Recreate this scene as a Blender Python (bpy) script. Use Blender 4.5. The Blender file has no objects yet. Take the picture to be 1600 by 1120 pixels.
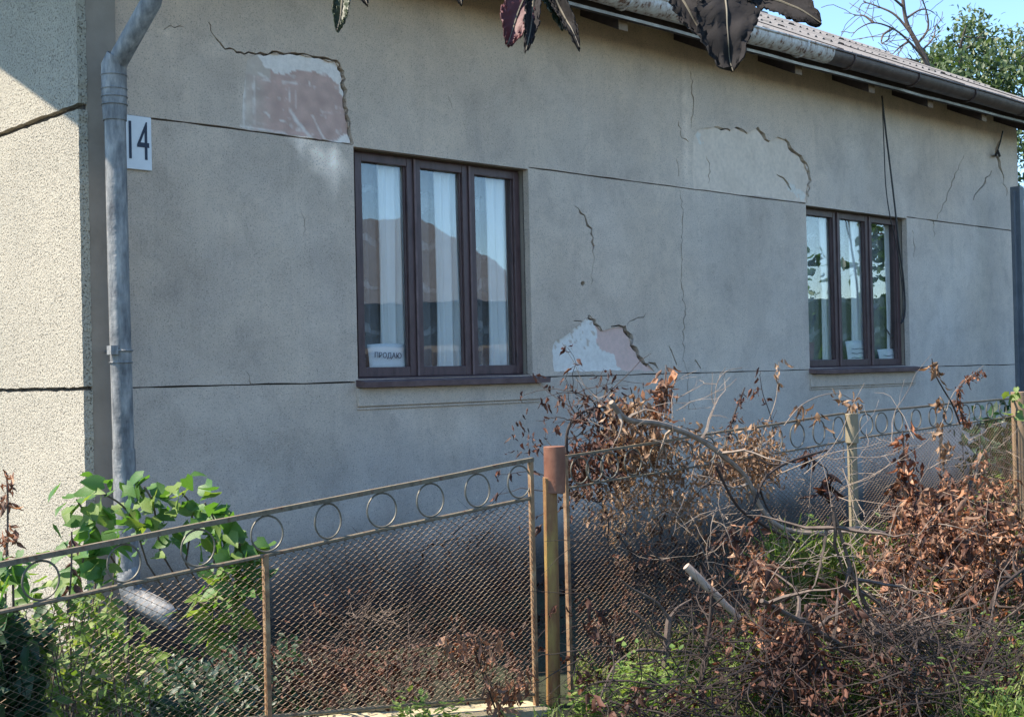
import bpy, bmesh, math, random
import numpy as np
from mathutils import Vector, Matrix, geometry, noise

random.seed(11)
rng = np.random.default_rng(11)
scene = bpy.context.scene
COL = scene.collection
rad = math.radians

# ------------------------------------------------------------------ camera
FPX = 2006.0                      # focal length, in pixels of the 1600 x 1120 photograph
EYE = Vector((0, 0, 1.40))
cam_data = bpy.data.cameras.new('camera')
cam_data.sensor_width = 36.0
cam_data.lens = FPX / 1600 * 36.0
cam_data.clip_start = 0.05
cam_data.clip_end = 2000
cam = bpy.data.objects.new('camera', cam_data)
COL.objects.link(cam)
CAM_ROT = Matrix.Rotation(rad(90.66), 3, 'X') @ Matrix.Rotation(rad(-1.32), 3, 'Z')
cam.matrix_world = Matrix.Translation(EYE) @ CAM_ROT.to_4x4()
scene.camera = cam

# ------------------------------------------------------------------ frame of the house
def ray(x, y):
    return (CAM_ROT @ Vector(((x - 800) / FPX, -(y - 560) / FPX, -1.0))).normalized()

_r = ray(2911, 534)
U = Vector((_r.x, _r.y, 0)).normalized()          # along the long wall, away from us
N = Vector((U.y, -U.x, 0))                        # out of the long wall, towards us
DIST = 6.27                                       # from the camera to the wall plane
def hit(x, y, nd=0.0):
    """point seen at (x, y) on the upright plane nd metres in front of the long wall"""
    d = ray(x, y)
    k = (nd - DIST) / d.dot(N)
    return EYE + d * k
_c = hit(138, 400)
ORG = Vector((_c.x, _c.y, 0))                     # foot of the house corner
def W(t, nd, z):
    return ORG + U * t + N * nd + Vector((0, 0, z))
def tz(x, y, nd=0.0):
    p = hit(x, y, nd)
    return ((p - ORG).dot(U), p.z)
def depth(p):
    return (p - EYE).dot(CAM_ROT @ Vector((0, 0, -1)))

# ------------------------------------------------------------------ light
SUN_A, SUN_E = rad(33), rad(56)
sh = -U * math.cos(SUN_A) - N * math.sin(SUN_A)
SUN = Vector((sh.x * math.cos(SUN_E), sh.y * math.cos(SUN_E), math.sin(SUN_E)))
world = bpy.data.worlds.new('World')
scene.world = world
world.use_nodes = True
wn = world.node_tree
wn.nodes.clear()
w_out = wn.nodes.new('ShaderNodeOutputWorld')
w_bg = wn.nodes.new('ShaderNodeBackground')
w_sky = wn.nodes.new('ShaderNodeTexSky')
w_sky.sky_type = 'NISHITA'
w_sky.sun_disc = False
w_sky.sun_elevation = SUN_E
w_sky.sun_rotation = math.atan2(SUN.x, SUN.y)
w_sky.air_density = 1.0
w_sky.dust_density = 0.0
w_sky.ozone_density = 3.0
w_bg.inputs['Strength'].default_value = 0.15
w_tint = wn.nodes.new('ShaderNodeMix'); w_tint.data_type = 'RGBA'; w_tint.blend_type = 'MULTIPLY'
w_tint.inputs[0].default_value = 1.0; w_tint.inputs[7].default_value = (.85, .93, .96, 1)      # white balance of the camera, all round
wn.links.new(w_sky.outputs[0], w_tint.inputs[6]); wn.links.new(w_tint.outputs[2], w_bg.inputs[0])
wn.links.new(w_bg.outputs[0], w_out.inputs[0])
sun_data = bpy.data.lights.new('sun', 'SUN')
sun_data.energy = 5.0
sun_data.angle = rad(0.53)
sun_data.color = (1.0, 0.90, 0.76)
sun = bpy.data.objects.new('sun', sun_data)
COL.objects.link(sun)
sun.rotation_euler = SUN.to_track_quat('Z', 'Y').to_euler()
sun.location = (0, 0, 20)
scene.view_settings.view_transform = 'Standard'
scene.view_settings.look = 'None'
scene.view_settings.gamma = 1.0
scene.view_settings.use_curve_mapping = False
scene.view_settings.exposure = 1.2

# ------------------------------------------------------------------ mesh and object helpers
def tag(o, label=None, cat=None, group=None, kind=None):
    if label: o['label'] = label
    if cat: o['category'] = cat
    if group: o['group'] = group
    if kind: o['kind'] = kind
    return o
def empty(name, loc, label=None, cat=None, group=None):
    o = bpy.data.objects.new(name, None)
    o.empty_display_size = 0.1
    COL.objects.link(o)
    o.location = loc
    o['_w'] = list(loc)
    return tag(o, label, cat, group)
def worigin(o):
    v = Vector((0, 0, 0))
    while o:
        v += Vector(o.location)
        o = o.parent
    return v
def link_mesh(name, me, mat=None, parent=None, smooth=False):
    o = bpy.data.objects.new(name, me)
    COL.objects.link(o)
    if mat and not me.materials: me.materials.append(mat)
    if parent: o.parent = parent
    if smooth:
        me.shade_smooth(); me.set_sharp_from_angle(angle=rad(48))
    return o

class MB:
    def __init__(s):
        s.v, s.f, s.uv = [], [], None
    def quad(s, a, b, c, d):
        i = len(s.v); s.v += [Vector(a), Vector(b), Vector(c), Vector(d)]; s.f.append((i, i+1, i+2, i+3)); return s
    def hexa(s, p):            # 8 corners: bottom ring 0-3, top ring 4-7
        i = len(s.v); s.v += [Vector(q) for q in p]
        for f in ((3,2,1,0),(4,5,6,7),(0,1,5,4),(1,2,6,5),(2,3,7,6),(3,0,4,7)):
            s.f.append(tuple(i+k for k in f))
        return s
    def wbox(s, t0, t1, n0, n1, z0, z1):      # box in the frame of the house
        return s.hexa([W(t0,n0,z0),W(t0,n1,z0),W(t1,n1,z0),W(t1,n0,z0),W(t0,n0,z1),W(t0,n1,z1),W(t1,n1,z1),W(t1,n0,z1)])
    def tube(s, pts, rr, sides=6, cap=True):
        pts = [Vector(p) for p in pts]
        if not hasattr(rr, '__len__'): rr = [rr]*len(pts)
        base = len(s.v); m = len(pts); up = None
        for i, p in enumerate(pts):
            d = (pts[min(i+1, m-1)] - pts[max(i-1, 0)])
            if d.length < 1e-9: d = Vector((0,0,1))
            d.normalize()
            if up is None:
                up = Vector((0,0,1)) if abs(d.z) < .9 else Vector((1,0,0))
            a = up - d*up.dot(d)
            if a.length < 1e-6: a = d.orthogonal()
            a.normalize(); up = a; b = d.cross(a)
            for k in range(sides):
                w = 2*math.pi*k/sides
                s.v.append(p + (a*math.cos(w) + b*math.sin(w))*rr[i])
        for i in range(m-1):
            for k in range(sides):
                k2 = (k+1) % sides
                s.f.append((base+i*sides+k, base+i*sides+k2, base+(i+1)*sides+k2, base+(i+1)*sides+k))
        if cap:
            s.f.append(tuple(base+k for k in reversed(range(sides))))
            s.f.append(tuple(base+(m-1)*sides+k for k in range(sides)))
        return s
    def ring(s, c, ax, ay, r, tr, seg=28, sides=6):
        base = len(s.v); az = ax.cross(ay)
        for i in range(seg):
            w = 2*math.pi*i/seg
            rd = ax*math.cos(w) + ay*math.sin(w)
            for k in range(sides):
                q = 2*math.pi*k/sides
                s.v.append(c + rd*(r + tr*math.cos(q)) + az*tr*math.sin(q))
        for i in range(seg):
            for k in range(sides):
                s.f.append((base+i*sides+k, base+((i+1)%seg)*sides+k, base+((i+1)%seg)*sides+(k+1)%sides, base+i*sides+(k+1)%sides))
        return s
    def build(s, name, mat, parent=None, smooth=False, bevel=0.0):
        off = worigin(parent) if parent else Vector((0,0,0))
        me = bpy.data.meshes.new(name)
        me.from_pydata([tuple(v - off) for v in s.v], [], s.f)
        me.update()
        o = link_mesh(name, me, mat, parent, smooth)
        if bevel:
            m = o.modifiers.new('bevel', 'BEVEL'); m.width = bevel; m.segments = 2; m.limit_method = 'ANGLE'
        return o
    def thing(s, name, mat, loc, label, cat, group=None, smooth=False):
        """a thing that is one mesh, its origin at loc"""
        loc = Vector(loc)
        me = bpy.data.meshes.new(name)
        me.from_pydata([tuple(v - loc) for v in s.v], [], s.f); me.update()
        o = link_mesh(name, me, mat, None, smooth); o.location = loc
        return tag(o, label, cat, group)

def inside(p, poly):
    x, y = p; c = False; j = len(poly)-1
    for i in range(len(poly)):
        xi, yi = poly[i]; xj, yj = poly[j]
        if (yi > y) != (yj > y) and x < (xj-xi)*(y-yi)/(yj-yi)+xi: c = not c
        j = i
    return c

def slab(outer, holes, front, back, extra=(), colour=None, place=None, dome=None):
    """sheet of plaster: outline minus holes, in 2-D (a, b) coordinates, with real cut edges front -> back"""
    pts, edges = [], []
    def loop(pl):
        i = len(pts); m = len(pl)
        pts.extend(Vector(p) for p in pl)
        edges.extend((i+k, i+(k+1) % m) for k in range(m))
    loop(outer)
    for h in holes: loop(h)
    pts.extend(Vector(p) for p in extra)
    vs, es, fs, *_ = geometry.delaunay_2d_cdt(pts, edges, [], 0, 1e-5)
    boxes = [(min(p[0] for p in h), max(p[0] for p in h), min(p[1] for p in h), max(p[1] for p in h)) for h in holes]
    keep = []
    for f in fs:
        cx = sum(vs[k].x for k in f)/len(f); cy = sum(vs[k].y for k in f)/len(f)
        if not inside((cx, cy), outer): continue
        bad = False
        for h, b in zip(holes, boxes):
            if b[0] <= cx <= b[1] and b[2] <= cy <= b[3] and inside((cx, cy), h): bad = True; break
        if not bad: keep.append(f)
    used = sorted({k for f in keep for k in f})
    idx = {k: i for i, k in enumerate(used)}
    m = MB()
    m.c = []
    for k in used:
        m.v.append(place(vs[k].x, front + (dome(vs[k].x, vs[k].y) if dome else 0), vs[k].y))
        if colour: m.c.append(colour(vs[k].x, vs[k].y))
    cnt = {}
    for f in keep:
        ff = tuple(idx[k] for k in f)
        m.f.append(ff)
        for a in range(len(f)):
            e = (f[a], f[(a+1) % len(f)])
            if (e[1], e[0]) in cnt: del cnt[(e[1], e[0])]
            else: cnt[e] = 1
    bk = {}
    for (a, b) in cnt:
        for k in (a, b):
            if k not in bk:
                bk[k] = len(m.v); m.v.append(place(vs[k].x, back, vs[k].y))
                if colour: m.c.append(colour(vs[k].x, vs[k].y))
        m.f.append((idx[b], idx[a], bk[a], bk[b]))
    return m
def build_slab(m, name, mat, parent):
    o = m.build(name, mat, parent)
    if m.c:
        at = o.data.color_attributes.new('stain_tone', 'FLOAT_COLOR', 'POINT')
        at.data.foreach_set('color', [x for c in m.c for x in (c[0], c[1], c[2], 1.0)])
    return o

def wiggle(pl, amp, step, seed=0):
    """resample a polyline and roughen it"""
    r = random.Random(seed); out = []
    for i in range(len(pl)-1):
        a, b = Vector(pl[i]), Vector(pl[i+1]); L = (b-a).length
        k = max(1, int(L/step))
        nrm = Vector((-(b-a).y, (b-a).x)).normalized() if L > 0 else Vector((0, 0))
        for q in range(k):
            p = a.lerp(b, q/k)
            if i+q > 0: p = p + nrm*r.uniform(-amp, amp)
            out.append(p)
    out.append(Vector(pl[-1]))
    return out
def crack_poly(px, wpx, seed=0, amp=2.0, step=9):
    """a thin slot, given along photograph pixels, as an outline on the wall; wpx = widths in pixels along it"""
    pl = wiggle([Vector(p) for p in px], amp, step, seed)
    r = random.Random(seed+5); m = len(pl)
    a, b = [], []
    for i, p in enumerate(pl):
        f = i/(m-1)*(len(wpx)-1); k = min(int(f), len(wpx)-2) if len(wpx) > 1 else 0
        w = (wpx[k]+(wpx[min(k+1, len(wpx)-1)]-wpx[k])*(f-k))*r.uniform(.4, 1.25)*.45
        d = (pl[min(i+1, m-1)]-pl[max(i-1, 0)]); d.normalize(); nn = Vector((-d.y, d.x))
        a.append(p+nn*w); b.append(p-nn*w)
    return [tz(q.x, q.y) for q in a+b[::-1]]

# ------------------------------------------------------------------ materials
class NT:
    def __init__(s, name):
        s.m = bpy.data.materials.new(name); s.m.use_nodes = True
        s.t = s.m.node_tree; s.t.nodes.clear()
        s.out = s.n('OutputMaterial'); s.p = s.n('BsdfPrincipled')
        s.l(s.p.outputs[0], s.out.inputs[0])
    def n(s, k, **kw):
        x = s.t.nodes.new('ShaderNode'+k)
        for a, b in kw.items(): setattr(x, a, b)
        return x
    def l(s, a, b): s.t.links.new(a, b)
    def coord(s): return s.n('TexCoord').outputs['Object']
    def noise(s, scale, detail=4, rough=.6, vec=None, stretch=None, dist=0):
        x = s.n('TexNoise'); x.inputs['Scale'].default_value = scale; x.inputs['Detail'].default_value = detail
        x.inputs['Roughness'].default_value = rough; x.inputs['Distortion'].default_value = dist
        v = vec or s.coord()
        if stretch:
            mp = s.n('Mapping'); mp.inputs['Scale'].default_value = stretch; s.l(v, mp.inputs[0]); v = mp.outputs[0]
        s.l(v, x.inputs['Vector'])
        return x.outputs['Fac']
    def ramp(s, fac, stops, interp='LINEAR'):
        x = s.n('ValToRGB'); x.color_ramp.interpolation = interp
        e = x.color_ramp.elements
        while len(e) < len(stops): e.new(.5)
        for q, (p, c) in zip(e, stops):
            q.position = p; q.color = (c[0], c[1], c[2], 1) if hasattr(c, '__len__') else (c, c, c, 1)
        s.l(fac, x.inputs[0]); return x.outputs[0]
    def mix(s, fac, a, b, kind='MIX'):
        x = s.n('Mix', data_type='RGBA', blend_type=kind)
        for v, i in ((fac, 0), (a, 6), (b, 7)):
            if hasattr(v, 'links') or hasattr(v, 'is_linked'): s.l(v, x.inputs[i])
            elif hasattr(v, '__len__'): x.inputs[i].default_value = (v[0], v[1], v[2], 1)
            else: x.inputs[i].default_value = v
        return x.outputs[2]
    def bump(s, h, strength=.4, dist=.01, prev=None):
        x = s.n('Bump'); x.inputs['Strength'].default_value = strength; x.inputs['Distance'].default_value = dist
        s.l(h, x.inputs['Height'])
        if prev: s.l(prev, x.inputs['Normal'])
        s.l(x.outputs[0], s.p.inputs['Normal']); return x.outputs[0]
    def col(s, c): s.l(c, s.p.inputs['Base Color'])
    def set(s, **kw):
        for k, v in kw.items(): s.p.inputs[k.replace('_', ' ')].default_value = v
        return s

def simple(name, c1, c2, scale=8, rough=.7, bump=.2, bscale=60, metallic=0, dist=.004, c3=None, stretch=None):
    k = NT(name); f = k.noise(scale, 5, .65, stretch=stretch)
    st = [(.32, c1), (.68, c2)] if c3 is None else [(.3, c1), (.52, c2), (.7, c3)]
    k.col(k.ramp(f, st)); k.set(Roughness=rough, Metallic=metallic)
    if bump: k.bump(k.noise(bscale, 3), bump, dist)
    return k.m

def plaster(name, base, alt, dark, stained=True):
    k = NT(name)
    c = k.ramp(k.noise(.8, 6, .62), [(.36, base), (.64, alt)])
    c = k.mix(k.ramp(k.noise(2.3, 7, .72, dist=.8), [(.42, 0.0), (.72, .9)]), c, dark)
    c = k.mix(k.ramp(k.noise(5.5, 7, .75, dist=.4), [(.5, 0.0), (.75, .55)]), c, tuple(x*.75 for x in dark))
    c = k.mix(k.ramp(k.noise(1.9, 6, .7, stretch=(4.5, 4.5, .35)), [(.5, 0.0), (.76, .3)]), c, tuple(min(1, x*1.2) for x in base))
    c = k.mix(k.ramp(k.noise(2.4, 6, .7, stretch=(6, 6, .3)), [(.58, 0.0), (.78, .3)]), c, tuple(x*.65 for x in dark))
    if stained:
        at = k.n('VertexColor', layer_name='stain_tone')
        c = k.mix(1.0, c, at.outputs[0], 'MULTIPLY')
    grain = k.noise(130, 3, .7)
    c = k.mix(k.ramp(grain, [(.32, .75), (.46, 0.0)]), c, tuple(x*.42 for x in dark))
    c = k.mix(k.ramp(grain, [(.55, 0.0), (.72, .35)]), c, tuple(min(1, x*1.3) for x in base))
    k.col(c); k.set(Roughness=.93)
    b = k.bump(k.noise(150, 4, .7), .6, .008)
    b = k.bump(k.noise(22, 5, .65, dist=.5), .4, .012, b)
    k.bump(k.noise(4, 3, .5), .4, .03, b)
    return k.m
M = {}
M['plaster'] = plaster('weathered_plaster', (.675, .55, .435), (.63, .535, .45), (.51, .425, .355))
M['plaster_plain'] = plaster('plain_plaster', (.675, .55, .435), (.63, .535, .45), (.51, .425, .355), stained=False)
M['roughcast'] = None
k = NT('roughcast_plaster')
v = k.n('TexVoronoi'); v.inputs['Scale'].default_value = 70; k.l(k.coord(), v.inputs['Vector'])
nz = k.noise(105, 2, .55)
c = k.ramp(k.noise(1.3, 5, .6), [(.35, (.45, .405, .32)), (.65, (.38, .345, .275))])
c = k.mix(k.ramp(nz, [(.30, .95), (.44, 0.0)]), c, (.09, .075, .055))
c = k.mix(k.ramp(k.noise(45, 4, .7), [(.3, .5), (.45, 0)]), c, (.3, .27, .22))
k.col(c); k.set(Roughness=.95)
b = k.bump(k.ramp(nz, [(.3, 0.0), (.5, 1.0)]), .7, .01); k.bump(v.outputs[0], .25, .01, b)
M['roughcast'] = k.m
M['strip'] = simple('smooth_dark_render', (.25, .205, .16), (.34, .285, .23), 3, .9, .3, 120)  # corner shade beside the rain pipe is put into this darker colour
M['core'] = simple('masonry_core', (.05, .042, .038), (.09, .075, .065), 9, .95, .3)
k = NT('exposed_undercoat')
at = k.n('VertexColor', layer_name='stain_tone')
c = k.mix(k.ramp(k.noise(28, 6, .7), [(.4, 0.0), (.75, .35)]), at.outputs[0], (.36, .30, .25))
k.col(c); k.set(Roughness=.92); k.bump(k.noise(60, 5, .7), .6, .006)
M['undercoat'] = k.m
M['plinth'] = simple('damp_plinth', (.035, .026, .024), (.08, .06, .05), 5, .9, .5, 90)
M['wood'] = simple('maroon_painted_wood', (.05, .026, .028), (.10, .058, .058), 14, .42, .25, 50, stretch=(1, 1, .3), c3=(.05, .03, .033))
M['wood_worn'] = simple('worn_maroon_paint', (.10, .06, .06), (.19, .125, .12), 9, .55, .3, 60)
M['rafter'] = simple('old_rafter_wood', (.03, .022, .024), (.075, .055, .05), 7, .85, .4, 50)
M['rafter_end'] = simple('pale_rafter_end', (.19, .13, .085), (.28, .21, .15), 12, .85, .4, 50)  # paler than the rafters: light on their ends painted in
M['zinc'] = simple('zinc_sheet', (.09, .093, .098), (.23, .23, .225), 9, .6, .7, 12, .15, c3=(.38, .365, .34), stretch=(2.5, 2.5, .7), dist=.012)
M['gutter_pale'] = None
k = NT('rusty_pale_gutter')
f = k.noise(14, 5, .7, stretch=(1.6, 1.6, 1.0)); 
c = k.ramp(f, [(.42, (.62, .60, .58)), (.55, (.48, .42, .38)), (.63, (.16, .08, .05))])
k.col(c); k.set(Roughness=.6, Metallic=.15); k.bump(f, .3, .004); M['gutter_pale'] = k.m
M['gutter_dark'] = simple('brown_gutter', (.055, .038, .036), (.12, .085, .075), 11, .5, .25, 40, .2)
M['flash'] = simple('pale_flashing', (.12, .115, .12), (.45, .45, .46), 2.5, .45, .15, 40, .5)
M['roof'] = simple('asbestos_sheet', (.11, .105, .10), (.20, .19, .185), 5, .92, .5, 60, c3=(.14, .13, .125))
M['white_card'] = simple('white_paper', (.72, .74, .76), (.82, .83, .84), 6, .8, .08, 30)
M['enamel'] = simple('white_enamel', (.66, .68, .69), (.76, .77, .77), 12, .3, .05, 30)
M['ink'] = simple('dark_ink', (.012, .02, .04), (.022, .035, .065), 20, .6, 0)
M['cable'] = simple('black_cable', (.012, .012, .014), (.03, .028, .03), 20, .5, 0)
M['room'] = simple('room_wall', (.10, .09, .075), (.15, .13, .11), 2, .9, 0)
k = NT('white_curtain')
tr = k.n('BsdfTranslucent'); tr.inputs[0].default_value = (.8, .82, .85, 1)
k.col(k.ramp(k.noise(40, 3), [(.3, (.93, .92, .90)), (.7, (.96, .95, .93))])); k.set(Roughness=.9)
mx = k.n('MixShader'); mx.inputs[0].default_value = .15; k.l(k.p.outputs[0], mx.inputs[1]); k.l(tr.outputs[0], mx.inputs[2]); k.l(mx.outputs[0], k.out.inputs[0])
M['curtain'] = k.m
k = NT('net_curtain')
k.col(k.ramp(k.noise(30, 3), [(.3, (.5, .5, .52)), (.7, (.66, .66, .68))])); k.set(Roughness=.9)
tr = k.n('BsdfTransparent'); mx = k.n('MixShader')
ge = k.n('NewGeometry')
sx = k.n('SeparateXYZ'); k.l(k.coord(), sx.inputs[0])
wv = k.n('TexWave', wave_type='BANDS'); wv.bands_direction = 'Z'; wv.inputs['Scale'].default_value = 1.1; wv.inputs['Distortion'].default_value = 3.0; wv.inputs['Detail'].default_value = 1; wv.inputs['Detail Scale'].default_value = 6
k.l(k.coord(), wv.inputs['Vector'])
k.l(k.ramp(wv.outputs['Fac'], [(.86, .26), (.99, .55)]), mx.inputs[0]); k.l(tr.outputs[0], mx.inputs[1]); k.l(k.p.outputs[0], mx.inputs[2]); k.l(mx.outputs[0], k.out.inputs[0])
M['net'] = k.m
k = NT('window_glass')
gl = k.n('BsdfGlossy'); gl.inputs['Roughness'].default_value = .006; gl.inputs[0].default_value = (.95, .97, 1, 1)
tr = k.n('BsdfTransparent'); tr.inputs[0].default_value = (.95, .97, .97, 1)
lw = k.n('LayerWeight'); lw.inputs[0].default_value = .5
fr = k.n('Math', operation='MULTIPLY_ADD'); fr.inputs[1].default_value = .16; fr.inputs[2].default_value = .04; k.l(lw.outputs['Facing'], fr.inputs[0])
bp = k.n('Bump'); bp.inputs['Strength'].default_value = .05; bp.inputs['Distance'].default_value = .01
k.l(k.noise(3.0, 2), bp.inputs['Height']); k.l(bp.outputs[0], gl.inputs['Normal'])
mx = k.n('MixShader'); k.l(fr.outputs[0], mx.inputs[0]); k.l(tr.outputs[0], mx.inputs[1]); k.l(gl.outputs[0], mx.inputs[2]); k.l(mx.outputs[0], k.out.inputs[0])
M['glass'] = k.m
M['rail'] = simple('grey_weathered_rail', (.085, .068, .045), (.19, .155, .105), 25, .65, .4, 90, .1, c3=(.11, .055, .032))
M['rusty_bar'] = simple('rusty_bar', (.13, .06, .03), (.28, .17, .09), 22, .7, .4, 90, .05, c3=(.34, .24, .14))
M['ringm'] = simple('rusted_ring_wire', (.11, .10, .08), (.20, .18, .14), 30, .55, .2, 90, .4)
M['wire'] = simple('rusty_mesh_wire', (.075, .04, .022), (.20, .13, .078), 5, .55, 0, 90, .1, c3=(.32, .235, .15))
M['rustpost'] = simple('rusty_brown_steel', (.13, .045, .026), (.20, .085, .05), 10, .6, .3, 80, .1, c3=(.24, .12, .075))
M['yellowpost'] = simple('worn_yellow_paint', (.34, .24, .06), (.20, .09, .035), 9, .65, .4, 60, 0, c3=(.40, .31, .10), stretch=(1, 1, .25))
M['greypost'] = simple('worn_beige_post', (.34, .29, .19), (.24, .20, .13), 10, .75, .4, 60, c3=(.30, .25, .15), stretch=(1, 1, .3))
M['woodpost'] = simple('old_wood_post', (.20, .13, .08), (.30, .21, .13), 10, .85, .4, 60, stretch=(1, 1, .2))
M['concrete'] = simple('sandy_concrete', (.40, .33, .20), (.52, .45, .30), 9, .95, .5, 70)

def leafmat(name, stops, trans=.35, rough=.6, tcol=None, vein=False):
    k = NT(name); g = k.n('NewGeometry')
    c = k.ramp(g.outputs['Random Per Island'], stops)
    oi = k.n('ObjectInfo')
    c2 = k.mix(k.ramp(oi.outputs['Random'], [(0, 0.0), (1, .35)]), c, stops[-1][1])
    c2 = k.mix(k.ramp(k.noise(35, 3), [(.4, 0.0), (.7, .4)]), c2, tuple(x*.55 for x in stops[0][1]))
    k.col(c2); k.set(Roughness=rough)
    tr = k.n('BsdfTranslucent'); k.l(k.mix(1.0, c2, tcol or (1.5, 1.5, .8), 'MULTIPLY'), tr.inputs[0])
    mx = k.n('MixShader'); mx.inputs[0].default_value = trans
    k.l(k.p.outputs[0], mx.inputs[1]); k.l(tr.outputs[0], mx.inputs[2]); k.l(mx.outputs[0], k.out.inputs[0])
    k.bump(k.noise(70, 3), .3, .003)
    return k.m
M['dead'] = leafmat('dead_leaf', [(0, (.05, .022, .016)), (.4, (.12, .04, .021)), (.65, (.30, .105, .045)), (.86, (.42, .18, .085)), (1, (.62, .40, .26))], .25, .7, (1.3, .9, .6))
M['dead_pale'] = leafmat('pale_dead_leaf', [(0, (.13, .065, .035)), (.5, (.29, .165, .09)), (1, (.46, .32, .21))], .25, .7, (1.2, 1, .7))
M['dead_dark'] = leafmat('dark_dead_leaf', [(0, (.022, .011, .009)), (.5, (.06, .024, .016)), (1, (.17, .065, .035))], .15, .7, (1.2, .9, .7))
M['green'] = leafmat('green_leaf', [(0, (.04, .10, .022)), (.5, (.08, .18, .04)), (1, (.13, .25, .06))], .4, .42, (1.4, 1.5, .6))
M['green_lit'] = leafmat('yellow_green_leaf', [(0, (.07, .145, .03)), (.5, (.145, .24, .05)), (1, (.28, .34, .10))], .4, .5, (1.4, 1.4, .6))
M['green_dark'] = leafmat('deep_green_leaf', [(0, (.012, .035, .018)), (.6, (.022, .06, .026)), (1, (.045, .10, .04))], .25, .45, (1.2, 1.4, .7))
M['grass'] = leafmat('grass_blade', [(0, (.06, .13, .02)), (.5, (.13, .23, .04)), (1, (.28, .29, .10))], .4, .55, (1.3, 1.4, .6))
M['tree_leaf'] = leafmat('tree_leaf', [(0, (.022, .05, .022)), (.5, (.05, .095, .03)), (1, (.12, .165, .06))], .3, .5, (1.3, 1.4, .7))
M['straw'] = leafmat('dry_straw', [(0, (.16, .11, .06)), (.5, (.30, .23, .13)), (1, (.45, .37, .24))], .2, .7, (1, 1, .8))
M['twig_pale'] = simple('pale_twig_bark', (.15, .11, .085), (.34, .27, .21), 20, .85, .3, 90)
M['twig_dark'] = simple('dark_twig_bark', (.018, .012, .010), (.055, .036, .028), 20, .85, .3, 90)  # also carries painted shade for the sunlit twig bundles at the bottom
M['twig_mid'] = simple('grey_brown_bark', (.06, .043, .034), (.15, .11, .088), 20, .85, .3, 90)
M['cutwood'] = simple('bare_pale_wood', (.34, .25, .19), (.45, .35, .28), 14, .8, .3, 90, stretch=(1, 1, 1))
M['bark'] = simple('tree_bark', (.06, .05, .042), (.15, .125, .105), 12, .9, .6, 40)
k = NT('soil_and_litter')
c = k.ramp(k.noise(3.5, 6, .7), [(.3, (.012, .008, .007)), (.5, (.022, .014, .012)), (.68, (.025, .028, .013))])
c = k.mix(k.ramp(k.noise(60, 4, .7), [(.55, 0.0), (.75, .4)]), c, (.05, .032, .022))
c = k.mix(k.ramp(k.noise(.25, 5, .6), [(.38, 0.0), (.55, .6)]), c, (.035, .05, .016))
k.col(c); k.set(Roughness=.95); k.bump(k.noise(40, 5, .7), .8, .03)
M['soil'] = k.m

# ================================================================== the setting
gm = bpy.data.meshes.new('ground')
gx = list(np.concatenate([np.linspace(-400, -14, 12), np.linspace(-12, 24, 73), np.linspace(28, 400, 12)]))
gv, gf = [], []
for yy in gx:
    for xx in gx:
        d = max(abs(xx-4), abs(yy-6))
        h = noise.noise(Vector((xx*.7, yy*.7, 0)))*.035 + noise.noise(Vector((xx*2.3, yy*2.3, 3)))*.02 if d < 20 else 0
        gv.append((xx, yy, h-.01))
L_ = len(gx)
for j in range(L_-1):
    for i in range(L_-1):
        gf.append((j*L_+i, j*L_+i+1, (j+1)*L_+i+1, (j+1)*L_+i))
gm.from_pydata(gv, [], gf); gm.update()
tag(link_mesh('ground', gm, M['soil'], None, True), kind='structure')

# ================================================================== the house
T_END = tz(1594, 400)[0]
Z_UP = sum(tz(*p)[1] for p in ((550, 225), (1265, 320), (1590, 362)))/3      # upper score line
Z_LO = sum(tz(*p)[1] for p in ((550, 598), (1265, 576), (1590, 570)))/3      # lower score line
Z_GUT = (hit(1375, 107, .5).z + hit(1585, 172, .5).z)/2
RIDGE_N = -3.5
Z_RIDGE = (hit(1400, 92, RIDGE_N).z + hit(1250, 45, RIDGE_N).z)/2
PITCH = (Z_RIDGE - (Z_GUT+.05))/(.5-RIDGE_N)
def z_roof(nd): return Z_GUT + .05 + (.5 - nd)*PITCH if nd >= RIDGE_N else Z_RIDGE - (RIDGE_N - nd)*PITCH
Z_WALL = z_roof(0) - .10
print('T_END %.2f Z_UP %.2f Z_LO %.2f Z_GUT %.2f Z_RIDGE %.2f pitch %.1f' % (T_END, Z_UP, Z_LO, Z_GUT, Z_RIDGE, math.degrees(math.atan(PITCH))))

house = empty('house', ORG, 'shabby single storey house with cracked grey plaster, corrugated roof and maroon windows', 'house')
win = []
for (xl, xr, ym) in ((555, 828, 400), (1262, 1419, 450)):
    win.append((tz(xl, ym)[0], tz(xr, ym)[0], Z_LO+.015, Z_UP-.012))
openings = [[(a, c), (b, c), (b, d), (a, d)] for a, b, c, d in win]

def slot(t0, t1, z, h, seed):
    r = random.Random(seed); k = max(3, int((t1-t0)/.12)); top, bot = [], []
    ph = r.uniform(0, 9)
    for i in range(k+1):
        t = t0+(t1-t0)*i/k; zc = z+noise.noise(Vector((t*1.7+ph, seed, 0)))*.006+r.uniform(-.0012, .0012)
        w = h*.5*r.uniform(.55, 1.25)
        top.append((t, zc+w)); bot.append((t, zc-w))
    return top+bot[::-1]
slots = []
t = lambda x, y=400: tz(x, y)[0]
w1, w2 = win
slots += [slot(.19, w1[0]-.004, Z_UP, .011, 1), slot(w1[1]+.004, w2[0]-.004, Z_UP, .010, 2), slot(w2[1]+.004, T_END-.03, Z_UP, .011, 3)]
slots += [slot(.19, w1[0]-.02, Z_LO, .009, 4), slot(w1[1]+.08, w2[0]-.02, Z_LO, .008, 5), slot(w2[1]+.10, T_END-.03, Z_LO, .009, 6)]
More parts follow.
